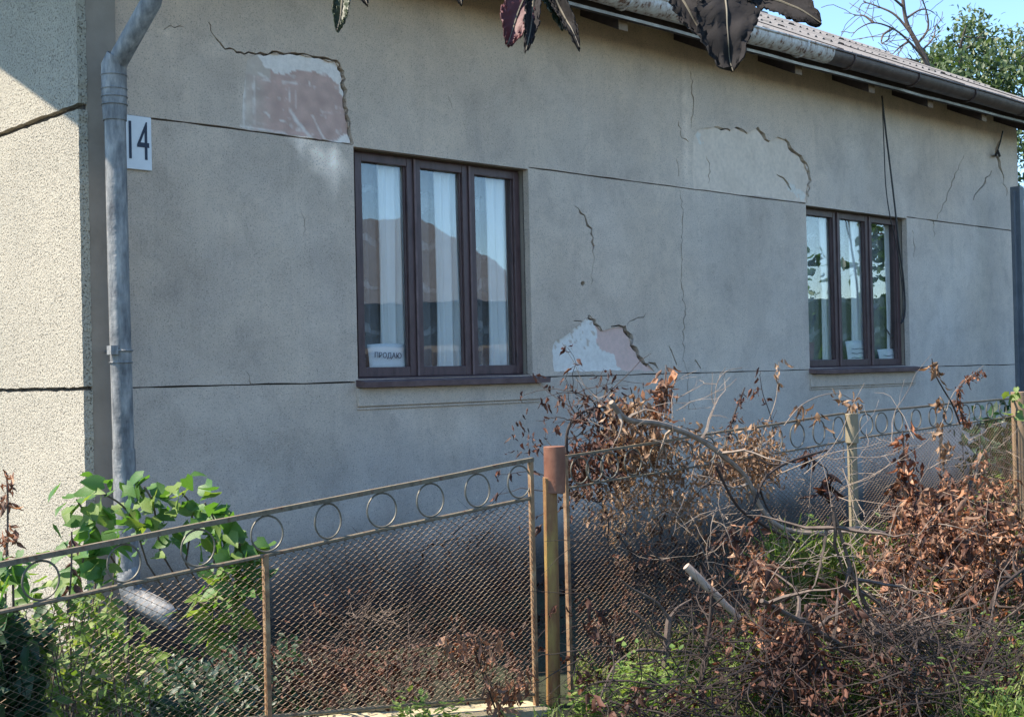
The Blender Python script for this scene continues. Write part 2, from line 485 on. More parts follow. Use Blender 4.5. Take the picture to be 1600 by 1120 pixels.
cracks = [
 ([(326,35),(335,58),(352,76),(382,84),(400,84),(445,83),(480,87),(525,96),(536,112),(540,160),(547,205),(551,226)], [1.5,3,3.5,4,3.5,4,4.5,4.5,4.5,4]),
 ([(256,47),(266,41),(288,43)], [1,1.5,1]),
 ([(920,492),(932,506),(941,517)], [3,4,3]), ([(976,509),(984,525),(992,545),(1003,562),(1014,571)], [5,7,6,5]),
 ([(955,510),(967,509),(978,512)], [2,3,2]), ([(897,501),(912,503)], [2,3]), ([(980,508),(990,499),(1006,496),(1009,491)], [1,2,1.5]),
 ([(1012,566),(1023,568),(1029,577)], [2,4,2]),
 ([(898,322),(912,338),(924,358),(928,372),(926,385),(929,402)], [1,3.5,4,3.5,3,1.5]), ([(929,402),(926,424),(924,445)], [1,.8]),
 ([(1078,110),(1083,140),(1082,165),(1080,200)], [1,2.2,2,1]), ([(1060,190),(1066,215),(1076,222)], [1,2,2]),
 ([(1062,297),(1068,340),(1064,400),(1066,450),(1070,480),(1068,530),(1068,560),(1075,592),(1077,640)], [1,1.6,1.3,2,1.3,1,1.5]),
 ([(1045,540),(1052,555),(1058,571)], [1.5,2.5,1.5]), ([(1086,562),(1095,576)], [1.5,2]),
 ([(1118,198),(1130,201),(1143,205)], [1.5,2.5,2]), ([(1150,199),(1160,205),(1170,210)], [3,3.5,2]), ([(1183,199),(1192,211),(1203,222)], [3,4,2.5]),
 ([(1226,217),(1235,231),(1245,242),(1256,250),(1262,262),(1267,277),(1264,295),(1263,308)], [2,3.5,3,3.5,3,2.5]),
 ([(1215,272),(1225,279),(1234,285),(1238,297)], [1.5,3,3,2]), ([(1105,243),(1111,262),(1108,287)], [.8,1.8,.9]),
 ([(1057,250),(1061,265),(1061,276)], [1,2,1]),
 ([(1567,206),(1562,225),(1557,242),(1562,254),(1566,272),(1571,294),(1573,306)], [3,4,5.5,4.5,3.5,3,1.5]),
 ([(1549,267),(1538,285),(1528,300),(1521,313)], [2.5,3,2,1.5]), ([(1506,243),(1496,265),(1488,285),(1480,308),(1461,346)], [.8,1.4,1.8,1.4,1]),
 ([(386,581),(393,601)], [1,2]), ([(1458,345),(1459,372)], [1.5,.8]), ([(1425,360),(1429,380),(1427,402)], [1,1.3,.8]),
 ([(700,150),(706,170)], [.7,.9]), ([(470,330),(476,352),(474,370)], [.6,1,.6]),
]
crk = [crack_poly(p, w, i*7+1, amp=2.2, step=6) for i, (p, w) in enumerate(cracks)]
hole = [tz(911+3.4*math.cos(a), 443+4*math.sin(a)) for a in np.linspace(0, 6.28, 9)[:-1]]
def outline(px, amp, step, seed, closed_from=0):
    return [tz(p.x, p.y) for p in wiggle(px+[px[0]], amp, step, seed)[:-1]]
P1 = outline([(386,95),(400,85),(445,84),(480,88),(525,97),(535,113),(539,160),(546,205),(550,225),(500,218),(440,210),(385,202),(374,198),(380,150)], 1.6, 10, 3)
P2 = outline([(866,580),(864,548),(868,532),(885,522),(905,508),(922,494),(932,505),(940,516),(958,511),(978,513),(984,525),(992,545),(1003,562),(1016,572),(1023,579)], 2.0, 7, 4)
P3 = outline([(1085,296),(1080,262),(1083,235),(1085,212),(1093,201),(1120,198),(1142,204),(1149,199),(1169,209),(1184,200),(1201,221),(1215,215),(1229,219),(1240,238),(1255,250),(1265,274),(1263,296),(1261,317),(1200,309),(1140,302)], 1.3, 9, 5)

def near_poly(tt, zz, px, w):
    """soft 0-1 mask of a pixel polygon on the wall"""
    return 1.0 if inside((tt, zz), px) else 0.0
def segd(p, a, b):
    p, a, b = Vector(p), Vector(a), Vector(b); d = b-a
    k = max(0, min(1, (p-a).dot(d)/max(1e-9, d.length_squared)))
    return (p-a-d*k).length
streaks = [([(1072,100),(1072,180),(1074,290)], .06, 1.22), ([(480,222),(500,245),(520,268)], .10, 2.3), ([(515,222),(522,250)], .06, 1.7),
           ([(1325,150),(1330,230)], .12, 1.12), ([(262,55),(300,66),(345,75)], .035, 1.35), ([(380,100),(383,195)], .03, 1.2),
           ([(1080,560),(1100,640)], .25, 1.1), ([(960,340),(975,440)], .22, 1.10), ([(1520,340),(1530,560)], .35, 1.08),
           ([(250,300),(300,420)], .35, .90), ([(880,380),(860,480)], .20, .9), ([(330,520),(430,560)], .2, .92), ([(300,690),(520,720)], .2, .88), ([(640,660),(760,690)], .18, 1.1)]
streaks = [([tz(*p) for p in pl], w, g) for pl, w, g in streaks]
def wall_stain_tone(a, b):
    g = 1.0 + .12*noise.noise(Vector((a*1.1, b*1.1, 4))) + .08*noise.noise(Vector((a*3.2, b*3.2, 9)))
    for pl, w, s in streaks:
        d = min(segd((a, b), pl[i], pl[i+1]) for i in range(len(pl)-1))
        d += w*.7*noise.noise(Vector((a*14, b*9, 2)))
        if d < w: g *= 1+(s-1)*(1-max(0, d)/w)
    warm = noise.noise(Vector((a*.6, b*.9, 31)))*.06 + (b-2.0)*.03 - (a-4)*.008  # warmer towards the top, cooler towards the far end
    g *= 1+.022*(a-3.5)  # gradually lighter towards the far end
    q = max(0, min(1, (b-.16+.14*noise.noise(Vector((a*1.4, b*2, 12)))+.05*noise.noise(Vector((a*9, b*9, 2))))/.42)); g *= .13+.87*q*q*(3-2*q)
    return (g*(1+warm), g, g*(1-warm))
extra = [(a+random.uniform(-.015, .015), b+random.uniform(-.015, .015)) for a in np.arange(.05, T_END-.03, .06) for b in np.arange(.05, Z_WALL-.03, .06)]
dome = lambda a, b: .006*noise.noise(Vector((a*.9, b*.9, 7)))
outer = [(.0, .0), (T_END, .0), (T_END, Z_WALL), (.0, Z_WALL)]
build_slab(slab(outer, openings+slots+crk+[P1, P2, P3, hole], 0, -.05, extra, wall_stain_tone, W, dome), 'long_wall_plaster', M['plaster'], house)
slab(outer, openings, -.05, -.06, (), None, W).build('masonry_core', M['core'], house)

def patch(name, poly, fn, depth_, label, feather=None):
    xs = [p[0] for p in poly]; zs = [p[1] for p in poly]
    ex = [(a, b) for a in np.arange(min(xs), max(xs), .011) for b in np.arange(min(zs), max(zs), .011) if inside((a, b), poly)]
    def dm(a, b):
        s = 1.0 if feather is None else max(0, min(1, (a-feather[0])/(feather[1]-feather[0])))
        return .004*noise.noise(Vector((a*9, b*9, 1)))*s + (1-s)*(depth_+.0005)
    o = build_slab(slab(poly, crk+slots, -depth_, -.048, ex, fn, W, dm), name, M['undercoat'], house)
    o['label'] = label
def lerp3(a, b, k): return tuple(a[i]+(b[i]-a[i])*k for i in range(3))
WHITE, PINK, GREY, PALE = (.86, .77, .69), (.57, .38, .315), (.61, .505, .41), (.80, .66, .53)
wht1 = [tz(*p) for p in ((404,84),(445,80),(530,92),(543,112),(542,160),(534,140),(522,128),(508,114),(470,110),(440,116),(415,104))]
wht1b = [tz(*p) for p in ((512,224),(528,219),(540,208),(556,205),(556,230),(512,230))]
lines1 = [([(380,110),(381,196)], .012), ([(397,120),(398,190)], .008), ([(455,172),(468,192),(488,216)], .014), ([(490,180),(502,206),(510,218)], .008), ([(372,196),(420,204),(450,210)], .009), ([(404,114),(420,122)], .007), ([(415,175),(423,182)], .006), ([(440,188),(447,189)], .005),
          ([(445,128),(465,130)], .012), ([(454,135),(455,160)], .005), ([(465,135),(465,170)], .005), ([(485,126),(486,133)], .005)]
lines1 = [([tz(*p) for p in pl], w) for pl, w in lines1]
xa, xb = tz(375, 150)[0], tz(425, 150)[0]
def col1(a, b):
    nz = noise.noise(Vector((a*22, b*22, 5)))*.02+noise.noise(Vector((a*60, b*60, 5)))*.008
    p = (a+nz, b+nz)
    c = lerp3(GREY, PINK, max(0, min(1, (a+nz*2-xa)/(xb-xa)*1.1-.1)))
    sc = noise.noise(Vector((a*9, b*30, 15)))+.5*noise.noise(Vector((a*40, b*40, 2)))
    if sc > .38: c = lerp3(c, WHITE, min(.5, (sc-.38)*2))
    c = tuple(x*(1+.25*noise.noise(Vector((a*14, b*14, 22)))) for x in c)
    ztop = tz(450, 112)[1]
    if a < tz(425, 100)[0] and b > tz(390, 115)[1]: c = lerp3(c, GREY, .8)
    if inside(p, wht1) or inside(p, wht1b): c = WHITE
    for pl, w in lines1:
        d = min(segd((a, b), pl[i], pl[i+1]) for i in range(len(pl)-1))+nz*.35
        if d < w: c = lerp3(c, WHITE, .75*(1-max(0, d)/w)**.6)
    return c
patch('fallen_plaster_patch', P1, col1, .013, 'pinkish undercoat with white lime edge where plaster fell off above the larger window', (tz(382, 150)[0], tz(430, 150)[0]))
wht2 = [tz(*p) for p in ((850,590),(850,515),(921,485),(930,505),(936,520),(933,534),(940,546),(962,554),(966,570),(977,585))]
def col2(a, b):
    nz = noise.noise(Vector((a*26, b*26, 8)))*.010; p = (a+nz, b+nz)
    c = (.74, .52, .45)
    if inside(p, wht2):
        c = (.82, .78, .72)
        if noise.noise(Vector((a*30, b*30, 3))) > .32 and b > tz(900, 545)[1]: c = GREY
    return c
patch('fallen_plaster_patch', P2, col2, .014, 'white and pink bare patch low on the wall beside the larger window')
def col3(a, b):
    g = 1+.12*noise.noise(Vector((a*5, b*5, 3)))+.06*noise.noise(Vector((a*25, b*25, 3)))
    c = tuple(x*g for x in PALE)
    if segd((a, b), tz(1236, 292), tz(1258, 308)) < .03+.04*noise.noise(Vector((a*30, b*30, 6))): c = (.80, .74, .65)
    if segd((a, b), tz(1090, 205), tz(1096, 222)) < .02+.04*noise.noise(Vector((a*30, b*30, 6))): c = (.76, .70, .62)
    return c
patch('fallen_plaster_patch', P3, col3, .012, 'pale grey bare patch under the eaves left of the smaller window')

# corner strip, plinth, street front
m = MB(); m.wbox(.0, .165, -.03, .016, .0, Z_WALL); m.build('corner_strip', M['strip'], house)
pe = [(.17, -.05), (T_END-.002, -.05)]
pe += [(x, .07+.05*noise.noise(Vector((x*1.3, 1, 0)))+.035*noise.noise(Vector((x*5, 2, 0)))+.02*noise.noise(Vector((x*17, 3, 0)))) for x in np.arange(T_END-.002, .17, -.03)]
slab(pe, [], .012, -.02, (), None, W).build('plinth', M['plinth'], house)
DEEP = 7.0
def zg(a): return z_roof(-a)-.10
rr_ = random.Random(4)
edge = [(-.018-abs(rr_.gauss(0, .004)), z) for z in np.arange(0.0, zg(0)-.01, .035)]
gable = [(DEEP, 0.0)] + edge + [(-.02, zg(0)-.005), (3.5, zg(3.5)), (DEEP, zg(DEEP))]
def hslot(a0, a1, z, h):
    k = int((a1-a0)/.05); tp, bt = [], []
    for i in range(k+1):
        a = a0+(a1-a0)*i/k; tp.append((a, z+h/2+rr_.uniform(-.004, .004))); bt.append((a, z-h/2+rr_.uniform(-.004, .004)))
    return tp+bt[::-1]
gs = [hslot(-.05, DEEP-.01, Z_UP+.01, .032), hslot(-.05, DEEP-.01, Z_LO, .020)]
slab(gable, gs, .05, -.0, (), None, lambda a, f, b: W(-f, -a, b)).build('street_front_plaster', M['roughcast'], house)
m = MB(); m.hexa([W(-.012,.0,0),W(0.03,.0,0),W(0.03,-DEEP,0),W(-.012,-DEEP,0),W(-.012,.0,zg(0)-.02),W(0.03,.0,zg(0)-.02),W(0.03,-DEEP,zg(DEEP)-.02),W(-.012,-DEEP,zg(DEEP)-.02)])
m.hexa([W(-.012,-.01,zg(0)-.03),W(.03,-.01,zg(0)-.03),W(.03,-DEEP+.01,zg(0)-.03),W(-.012,-DEEP+.01,zg(0)-.03),W(-.012,-3.45,zg(3.5)-.03),W(.03,-3.45,zg(3.5)-.03),W(.03,-3.55,zg(3.5)-.03),W(-.012,-3.55,zg(3.5)-.03)])
m.build('street_front_core', M['core'], house)
m = MB(); m.wbox(.05, T_END, -DEEP, -DEEP+.3, 0, zg(DEEP)); m.wbox(T_END-.3, T_END-.004, -DEEP, -.062, 0, Z_WALL)
m.hexa([W(T_END-.3,-.07,Z_WALL-.01),W(T_END-.004,-.07,Z_WALL-.01),W(T_END-.004,-DEEP,Z_WALL-.01),W(T_END-.3,-DEEP,Z_WALL-.01),W(T_END-.3,-3.45,zg(3.5)),W(T_END-.004,-3.45,zg(3.5)),W(T_END-.004,-3.55,zg(3.5)),W(T_END-.3,-3.55,zg(3.5))])
m.build('far_walls', M['plaster_plain'], house)

# windows
def window(k, t0, t1, z0, z1, label):
    m = MB(); f = .04; LJ = .062; T0 = t0
    m.wbox(t0, t0+LJ, -.188, -.092, z0+f, z1-f)
    m.wbox(t0, t1, -.19, -.10, z1-f, z1); m.wbox(t0, t1, -.19, -.10, z0, z0+f)
    m.wbox(t1-f, t1, -.188, -.10, z0+f, z1-f)
    w = m.build('window', M['wood'], house); w['label'] = label
    r = MB(); e = .05
    r.wbox(t0-e, t0, -.25, -.052, z0-e, z1+e); r.wbox(t1, t1+e, -.25, -.052, z0-e, z1+e)
    r.wbox(t0, t1, -.25, -.052, z1, z1+e); r.wbox(t0, t1, -.25, -.052, z0-e, z0)
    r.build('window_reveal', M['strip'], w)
    cw = (t1-t0-LJ-.012)/3
    for i in range(3):
        a = t0+LJ+.006+i*cw+.004; b = a+cw-.008; c, d = z0+.012, z1-.012
        m = MB(); st, rl = .052, .06; n0, n1 = -.135, -.082
        m.wbox(a, a+st, n0, n1, c, d); m.wbox(b-st, b, n0, n1, c, d)
        m.wbox(a+st, b-st, n0, n1-.002, d-st, d); m.wbox(a+st, b-st, n0, n1-.002, c, c+rl)
        bd = .010      # glazing beads
        m.wbox(a+st, a+st+bd, n0+.012, n1-.018, c+rl, d-st); m.wbox(b-st-bd, b-st, n0+.012, n1-.018, c+rl, d-st)
        m.build('casement', M['wood'], w, bevel=.004)
        g = MB(); g.wbox(a+st, b-st, -.121, -.117, c+rl, d-st); g.build('pane', M['glass'], w)
        if i < 2:
            g = MB(); g.wbox(b-.004, b+.012, -.078, -.068, c, d); g.build('cover_strip', M['wood_worn'], w, bevel=.003)
    m = MB()
    r_ = random.Random(k); K = 9; a0, a1 = t0-.015, t1+.085
    for i in range(K):
        p, q = a0+(a1-a0)*i/K, a0+(a1-a0)*(i+1)/K
        zz = lambda s: -.006+.005*noise.noise(Vector((s*3, k, 0)))
        m.hexa([W(p,-.10,z0-.03+zz(p)),W(p,.085,z0-.045+zz(p)),W(q,.085,z0-.045+zz(q)),W(q,-.10,z0-.03+zz(q)),W(p,-.10,z0+.012),W(p,.09,z0-.012+zz(p)),W(q,.09,z0-.012+zz(q)),W(q,-.10,z0+.012)])
    m.build('sill', M['wood_worn'], w)
    m = MB(); m.wbox(t0-.012, t1+.06, -.01, .022, z0-.165, z0-.055); m.wbox(t0-.015, t1+.063, -.01, .012, z0-.185, z0-.171)
    m.build('sill_apron', M['plaster_plain'], w, bevel=.004)
    # the room behind
    m = MB(); A, B = t0-1.0, t1+1.0; n0, n1 = -3.2, -.255; c, d = .4, 3.0
    m.quad(W(A,n0,c),W(B,n0,c),W(B,n0,d),W(A,n0,d)); m.quad(W(A,n0,c),W(A,n0,d),W(A,n1,d),W(A,n1,c)); m.quad(W(B,n0,c),W(B,n1,c),W(B,n1,d),W(B,n0,d))
    m.quad(W(A,n0,c),W(A,n1,c),W(B,n1,c),W(B,n0,c)); m.quad(W(A,n0,d),W(B,n0,d),W(B,n1,d),W(A,n1,d))
    m.wbox(A, t0-.06, -.262, -.256, c, d); m.wbox(t1+.06, B, -.262, -.256, c, d); m.wbox(t0-.06, t1+.06, -.262, -.256, z1+.06, d); m.wbox(t0-.06, t1+.06, -.262, -.256, c, z0-.06)
    m.build('room', M['room'], w)
window(1, *win[0], 'larger nearer window of three tall maroon casements with a paper notice behind the glass')
window(2, *win[1], 'smaller farther window of three maroon casements with a cable hanging across it')

# roof sheets, rafters, gutter
rf = MB()
A0, A1 = -.92, T_END+.35
rf.hexa([W(A0,.40,z_roof(.40)-.07),W(A1,.40,z_roof(.40)-.07),W(A1,RIDGE_N,Z_RIDGE-.07),W(A0,RIDGE_N,Z_RIDGE-.07),W(A0,.40,z_roof(.40)-.045),W(A1,.40,z_roof(.40)-.045),W(A1,RIDGE_N,Z_RIDGE-.045),W(A0,RIDGE_N,Z_RIDGE-.045)])
rf.hexa([W(A0,RIDGE_N,Z_RIDGE-.07),W(A1,RIDGE_N,Z_RIDGE-.07),W(A1,-DEEP-.5,z_roof(-DEEP-.5)-.07),W(A0,-DEEP-.5,z_roof(-DEEP-.5)-.07),W(A0,RIDGE_N,Z_RIDGE),W(A1,RIDGE_N,Z_RIDGE),W(A1,-DEEP-.5,z_roof(-DEEP-.5)),W(A0,-DEEP-.5,z_roof(-DEEP-.5))])
roof = rf.build('roof', M['rafter'], house)
SW, WAVES, SEG = 1.05, 8, 6
slope_len = (.375-RIDGE_N); rows = 3
sd = N*1.0 + Vector((0,0,-PITCH))              # down the slope, per metre of nd
def sheet_mesh():
    v, f = [], []; K = WAVES*SEG; ln = slope_len/rows+.10
    for lay in (0, -.007):
        for r in range(2):
            for i in range(K+1):
                w = .030*math.cos(2*math.pi*i/SEG)
                p = U*(SW*1.05*i/K) + sd*(ln*r) + Vector((0,0,w+lay))
                v.append(tuple(p))
    a = K+1
    for i in range(K):
        f.append((i, i+1, a+i+1, a+i)); f.append((2*a+i+1, 2*a+i, 3*a+i, 3*a+i+1))
        f.append((a+i, a+i+1, 3*a+i+1, 3*a+i)); f.append((i+1, i, 2*a+i, 2*a+i+1))
    me = bpy.data.meshes.new('roofing_sheet'); me.from_pydata(v, [], f); me.update(); me.materials.append(M['roof']); return me
sm = sheet_mesh()
r_ = random.Random(3)
for row in range(rows):
    nd0 = RIDGE_N + row*slope_len/rows
    for c_ in range(int((A1-A0)/SW)+1):
        o = link_mesh('roofing_sheet', sm, None, roof)
        tt = A0+c_*SW
        o.location = W(tt, nd0, z_roof(nd0)+.050-row*.020+ (c_ % 2)*.005 + r_.uniform(-.004, .004)) - worigin(roof)
m = MB(); m.tube([W(A0, RIDGE_N, Z_RIDGE+.0), W(A1, RIDGE_N, Z_RIDGE+.0)], .10, 8); m.build('ridge_cap', M['roof'], roof)
m = MB()
for s0, s1 in ((.52, RIDGE_N), (RIDGE_N, -DEEP-.5)):
    m.hexa([W(A0-.03,s0,z_roof(s0)-.20),W(A0,s0,z_roof(s0)-.20),W(A0,s1,z_roof(s1)-.20),W(A0-.03,s1,z_roof(s1)-.20),W(A0-.03,s0,z_roof(s0)+.0),W(A0,s0,z_roof(s0)+.0),W(A0,s1,z_roof(s1)+.0),W(A0-.03,s1,z_roof(s1)+.0)])
m.build('verge_board', M['rafter'], roof)
for px, py in ((640,-60),(790,-20),(930,50),(1075,82),(1205,110),(1320,135),(1413,165),(1498,181),(1570,200),(430,-100),(200,-200),(60,-250)):
    tt = tz(px, py, .1)[0]
    if not -.6 < tt < T_END+.3: continue
    m = MB(); a, b = tt-.045, tt+.045
    def zb(nd): return z_roof(nd)-.075
    m.hexa([W(a,-.3,zb(-.3)-.21),W(a,.36,zb(.36)-.20),W(b,.36,zb(.36)-.20),W(b,-.3,zb(-.3)-.21),W(a,-.3,zb(-.3)),W(a,.36,zb(.36)),W(b,.36,zb(.36)),W(b,-.3,zb(-.3))])
    o = m.build('rafter', M['rafter'], house)
    m = MB(); m.hexa([W(a-.001,.361,zb(.36)-.20),W(a-.001,.367,zb(.36)-.20),W(b+.001,.367,zb(.36)-.20),W(b+.001,.361,zb(.36)-.20),W(a-.001,.361,zb(.36)-.002),W(a-.001,.367,zb(.36)-.002),W(b+.001,.367,zb(.36)-.002),W(b+.001,.361,zb(.36)-.002)])
    m.build('sawn_end', M['rafter_end'], o)
m = MB(); m.wbox(A0, A1, .385, .41, Z_GUT-.095, Z_GUT+.05); m.build('fascia_board', M['rafter'], house)
def gutter(t0, t1, mat, rad_):
    m = MB(); K = max(2, int((t1-t0)/.25)); S = 10
    for lay, r in ((0, rad_), (1, rad_-.006)):
        for i in range(K+1):
            tt = t0+(t1-t0)*i/K; dz = .012*noise.noise(Vector((tt*1.1, 3, 0)))
            for k_ in range(S+1):
                w = math.pi*(k_/S)*1.12-.19
                m.v.append(W(tt, .505-r*math.cos(w), Z_GUT+.022-r*math.sin(w)*1.0+dz))
    q = (K+1)*(S+1)
    for i in range(K):
        for k_ in range(S):
            a = i*(S+1)+k_; b = a+S+1
            m.f.append((a, a+1, b+1, b)); m.f.append((q+a+1, q+a, q+b, q+b+1))
        for k_ in (0, S):
            a = i*(S+1)+k_; b = a+S+1
            m.f.append((a, b, q+b, q+a))
    g = m.build('gutter', mat, house, smooth=True)
    m = MB(); m.tube([W(t0+(t1-t0)*i/K, .505+rad_+.002, Z_GUT+.040+.012*noise.noise(Vector(((t0+(t1-t0)*i/K)*1.1, 3, 0)))) for i in range(K+1)], .011, 6)
    m.build('gutter_bead', mat, g, smooth=True)
    x = t0+.3
    while x < t1:
        m = MB(); m.tube([W(x, .505-(rad_+.006)*math.cos(w), Z_GUT+.022-(rad_+.006)*math.sin(w)) for w in np.linspace(-.2, 3.3, 10)], .009, 4)
        m.build('gutter_bracket', mat, g); x += 1.05
tg = tz(1290, 85, .5)[0]
gutter(A0+.05, tg, M['gutter_pale'], .086); gutter(tg+.004, A1, M['gutter_dark'], .082)
m = MB()
for i in range(30):
    p, q = A0+(A1-A0)*i/30, A0+(A1-A0)*(i+1)/30
    dz = lambda s: .008*noise.noise(Vector((s*2, 9, 0)))
    m.hexa([W(p,.412,Z_GUT-.093+dz(p)),W(p,.44,Z_GUT-.103+dz(p)),W(q,.44,Z_GUT-.103+dz(q)),W(q,.412,Z_GUT-.093+dz(q)),W(p,.412,Z_GUT-.076+dz(p)),W(p,.444,Z_GUT-.084+dz(p)),W(q,.444,Z_GUT-.084+dz(q)),W(q,.412,Z_GUT-.076+dz(q))])
m.build('drip_flashing', M['flash'], house)

# rain pipe at the near corner
pt = tz(182, 200, .165)[0]-.008
zE = hit(181, 105, .15).z
def pj(t_, n_, z_): return W(t_, n_, z_)
RP = .053
m = MB(); m.tube([pj(pt, .165, zE+.02), pj(pt+.004, .165, 1.9), pj(pt+.012, .167, 1.02)], RP, 20)
pipe = m.build('rain_pipe', M['zinc'], house, smooth=True)
pipe['label'] = 'dented zinc rain pipe at the near corner of the house'
m = MB(); m.tube([pj(pt+.012, .167, 1.06), pj(pt+.016, .168, .7), pj(pt+.02, .17, .42)], RP+.004, 20); m.build('pipe_length', M['zinc'], pipe, smooth=True)
m = MB(); m.tube([pj(pt, .165, zE-.28), pj(pt, .165, zE-.14), pj(pt, .165, zE), pj(pt+.012, .19, zE+.045)], [RP+.006, RP+.010, RP+.010, RP+.006], 20); m.build('pipe_collar', M['zinc'], pipe, smooth=True)
for dz in (-.20, -.16, -.12, -.05):
    m = MB(); m.ring(pj(pt, .165, zE+dz), U, N, RP+.010, .004, 24); m.build('collar_seam', M['zinc'], pipe, smooth=True)
nk = hit(236, 4, .40)
m = MB(); m.tube([pj(pt+.005, .17, zE+.0), nk, W((nk-ORG).dot(U)+.12, .485, Z_GUT-.06)], RP-.002, 20); m.build('swan_neck', M['zinc'], pipe, smooth=True)
e0, e1 = hit(222, 938, .24), hit(274, 968, .42)
m = MB(); m.tube([pj(pt+.02, .17, .48), pj(pt+.022, .175, .40), pj(pt+.03, .19, .33), e0, e0.lerp(e1, .5), e1], [RP+.002, RP+.004, RP+.006, RP+.006, RP+.006, RP+.006], 20, cap=False); m.build('outlet_bend', M['zinc'], pipe, smooth=True).modifiers.new('solid', 'SOLIDIFY').thickness = .003
zb_ = hit(185, 548, .15).z
m = MB(); m.ring(pj(pt+.008, .165, zb_), U, N, RP+.004, .006, 24); m.ring(pj(pt+.008, .165, zb_-.06), U, N, RP+.003, .004, 24); m.wbox(pt-.07, pt-.03, .17, .215, zb_-.02, zb_+.025); m.tube([W(pt, .0, zb_), W(pt, .1, zb_)], .008, 6)
m.build('pipe_bracket', M['zinc'], pipe)

# far corner: blue steel post with its rail
gp = hit(1593, 450, .35)
m = MB(); zt = hit(1593, 293, .35).z
tt, _z = tz(1593, 450, .35)
m.wbox(tt-.045, tt+.05, .30, .40, 0, zt); m.wbox(tt-.10, tt-.045, .33, .36, 0, zt-.05)
M['bluesteel'] = simple('dull_blue_steel', (.10, .115, .135), (.16, .175, .195), 8, .5, .2, 40, .2)
o = m.thing('gate_post', M['bluesteel'], (gp.x, gp.y, 0), 'dull blue steel gate post at the far end of the house wall', 'gate post')

# house number
def text_obj(body, size, mat, squeeze=1.0):
    cu = bpy.data.curves.new('lettering', 'FONT'); cu.body = body; cu.size = size; cu.extrude = .0008
    cu.align_x = 'CENTER'; cu.align_y = 'CENTER'; cu.resolution_u = 4
    tmp = bpy.data.objects.new('lettering_tmp', cu); COL.objects.link(tmp)
    dg = bpy.context.evaluated_depsgraph_get(); dg.update()
    me = bpy.data.meshes.new_from_object(tmp.evaluated_get(dg)); 
    bpy.data.objects.remove(tmp); bpy.data.curves.remove(cu)
    for v in me.vertices: v.co.x *= squeeze
    me.materials.clear(); me.materials.append(mat)
    return me
TEXT_ROT = Matrix((U, Vector((0, 0, 1)), N)).transposed().to_4x4()
def put_text(me, parent, p, name='lettering', tilt=0):
    o = link_mesh(name, me, None, parent)
    o.matrix_local = Matrix.Translation(p - worigin(parent)) @ TEXT_ROT @ Matrix.Rotation(tilt, 4, 'Z')
    return o
a0, z0 = tz(186, 262, .02); a1, z1 = tz(237, 184, .02)
a0 = a1-.19
m = MB(); m.wbox(a0, a1, .008, .016, z0, z1)
plate = m.thing('house_number_plate', M['enamel'], W((a0+a1)/2, .012, z0), 'white enamel number plate 14 on the wall beside the rain pipe', 'number plate')
bm_ = plate.modifiers.new('bevel', 'BEVEL'); bm_.width = .003
put_text(text_obj('14', .29, M['ink'], .52), plate, W((a0+a1)/2+.008, .0175, (z0+z1)/2))

# papers, curtains behind the glass
def sheet(name, px, nd, label, lines=None, text=None, mat='white_card'):
    (ax, ay), (bx, by) = px
    t0, z1 = tz(ax, ay, nd); t1, z0 = tz(bx, by, nd)
    z0 = min(z0, z1-.05)
    m = MB(); K = 8
    for i in range(K+1):
        for j in range(5):
            s = t0+(t1-t0)*i/K; b = j/4
            m.v.append(W(s, nd+.012*math.sin(i/K*3.1)*(1-b*.4)+.004*math.sin(i*2+j)-.02*b, z0+(z1-z0)*b+.006*math.sin(i/K*3.1)*b))
    for i in range(K):
        for j in range(4): a = i*5+j; m.f.append((a, a+5, a+6, a+1))
    o = m.thing(name, M[mat], W((t0+t1)/2, nd, z0), label, 'notice', None, True)
    so = o.modifiers.new('solid', 'SOLIDIFY'); so.thickness = .0012
    if text: put_text(text_obj(text, .047, M['ink'], 1.0), o, W((t0+t1)/2-.02, nd+.017, z0+(z1-z0)*.55), 'lettering', rad(-2))
    if lines:
        for q in range(lines):
            zz = z0+(z1-z0)*(.25+.6*q/lines)
            w = MB(); w.tube([W(t0+(t1-t0)*(.12+.76*i/6), nd+.016, zz+.004*math.sin(i*2.1+q)) for i in range(7)], .0025, 4); w.build('written_line', M['ink'], o)
    return o
sheet('paper_notice', ((577, 538), (638, 577)), -.138, 'white hand-lettered sale notice at the bottom of the larger window', text='ПРОДАЮ')
sheet('paper_notice', ((1324, 533), (1358, 567)), -.138, 'tilted white notice behind the middle pane of the smaller window', lines=3)
sheet('paper_notice', ((1374, 546), (1407, 567)), -.138, 'low white notice behind the right pane of the smaller window', lines=2)
def curtain(x0, x1, wi, label, nd=-.178, folds=5, mat='curtain', amp=.016, name='curtain', grp=None):
    a, b, c, d = win[wi]
    t0, t1 = tz(x0, 420 if wi == 0 else 450, nd)[0], tz(x1, 420 if wi == 0 else 450, nd)[0]
    m = MB(); K = folds*8
    for i in range(K+1):
        for j in range(9):
            f = i/K; q = j/8
            fl = math.sin(f*folds*6.283+.6*math.sin(q*2))*amp*(1.25-.5*q)+.012*noise.noise(Vector((f*3, q*2, x0)))
            m.v.append(W(t0+(t1-t0)*f+.01*math.sin(q*3+f*9), nd+fl, c-.12+(d-c+.2)*q))
    for i in range(K):
        for j in range(8): e = i*9+j; m.f.append((e, e+9, e+10, e+1))
    o = m.thing(name, M[mat], W((t0+t1)/2, nd, c-.12), label, 'curtain', grp, True)
    so = o.modifiers.new('solid', 'SOLIDIFY'); so.thickness = .001
curtain(590, 634, 0, 'white curtain behind the left casement of the larger window', folds=4)
curtain(678, 722, 0, 'white curtain behind the middle casement of the larger window', folds=4)
curtain(759, 808, 0, 'white curtain behind the right casement of the larger window', folds=4)
curtain(540, 830, 0, 'thin lace net curtain across the whole larger window', -.232, 22, 'net', .012, 'net_curtain')
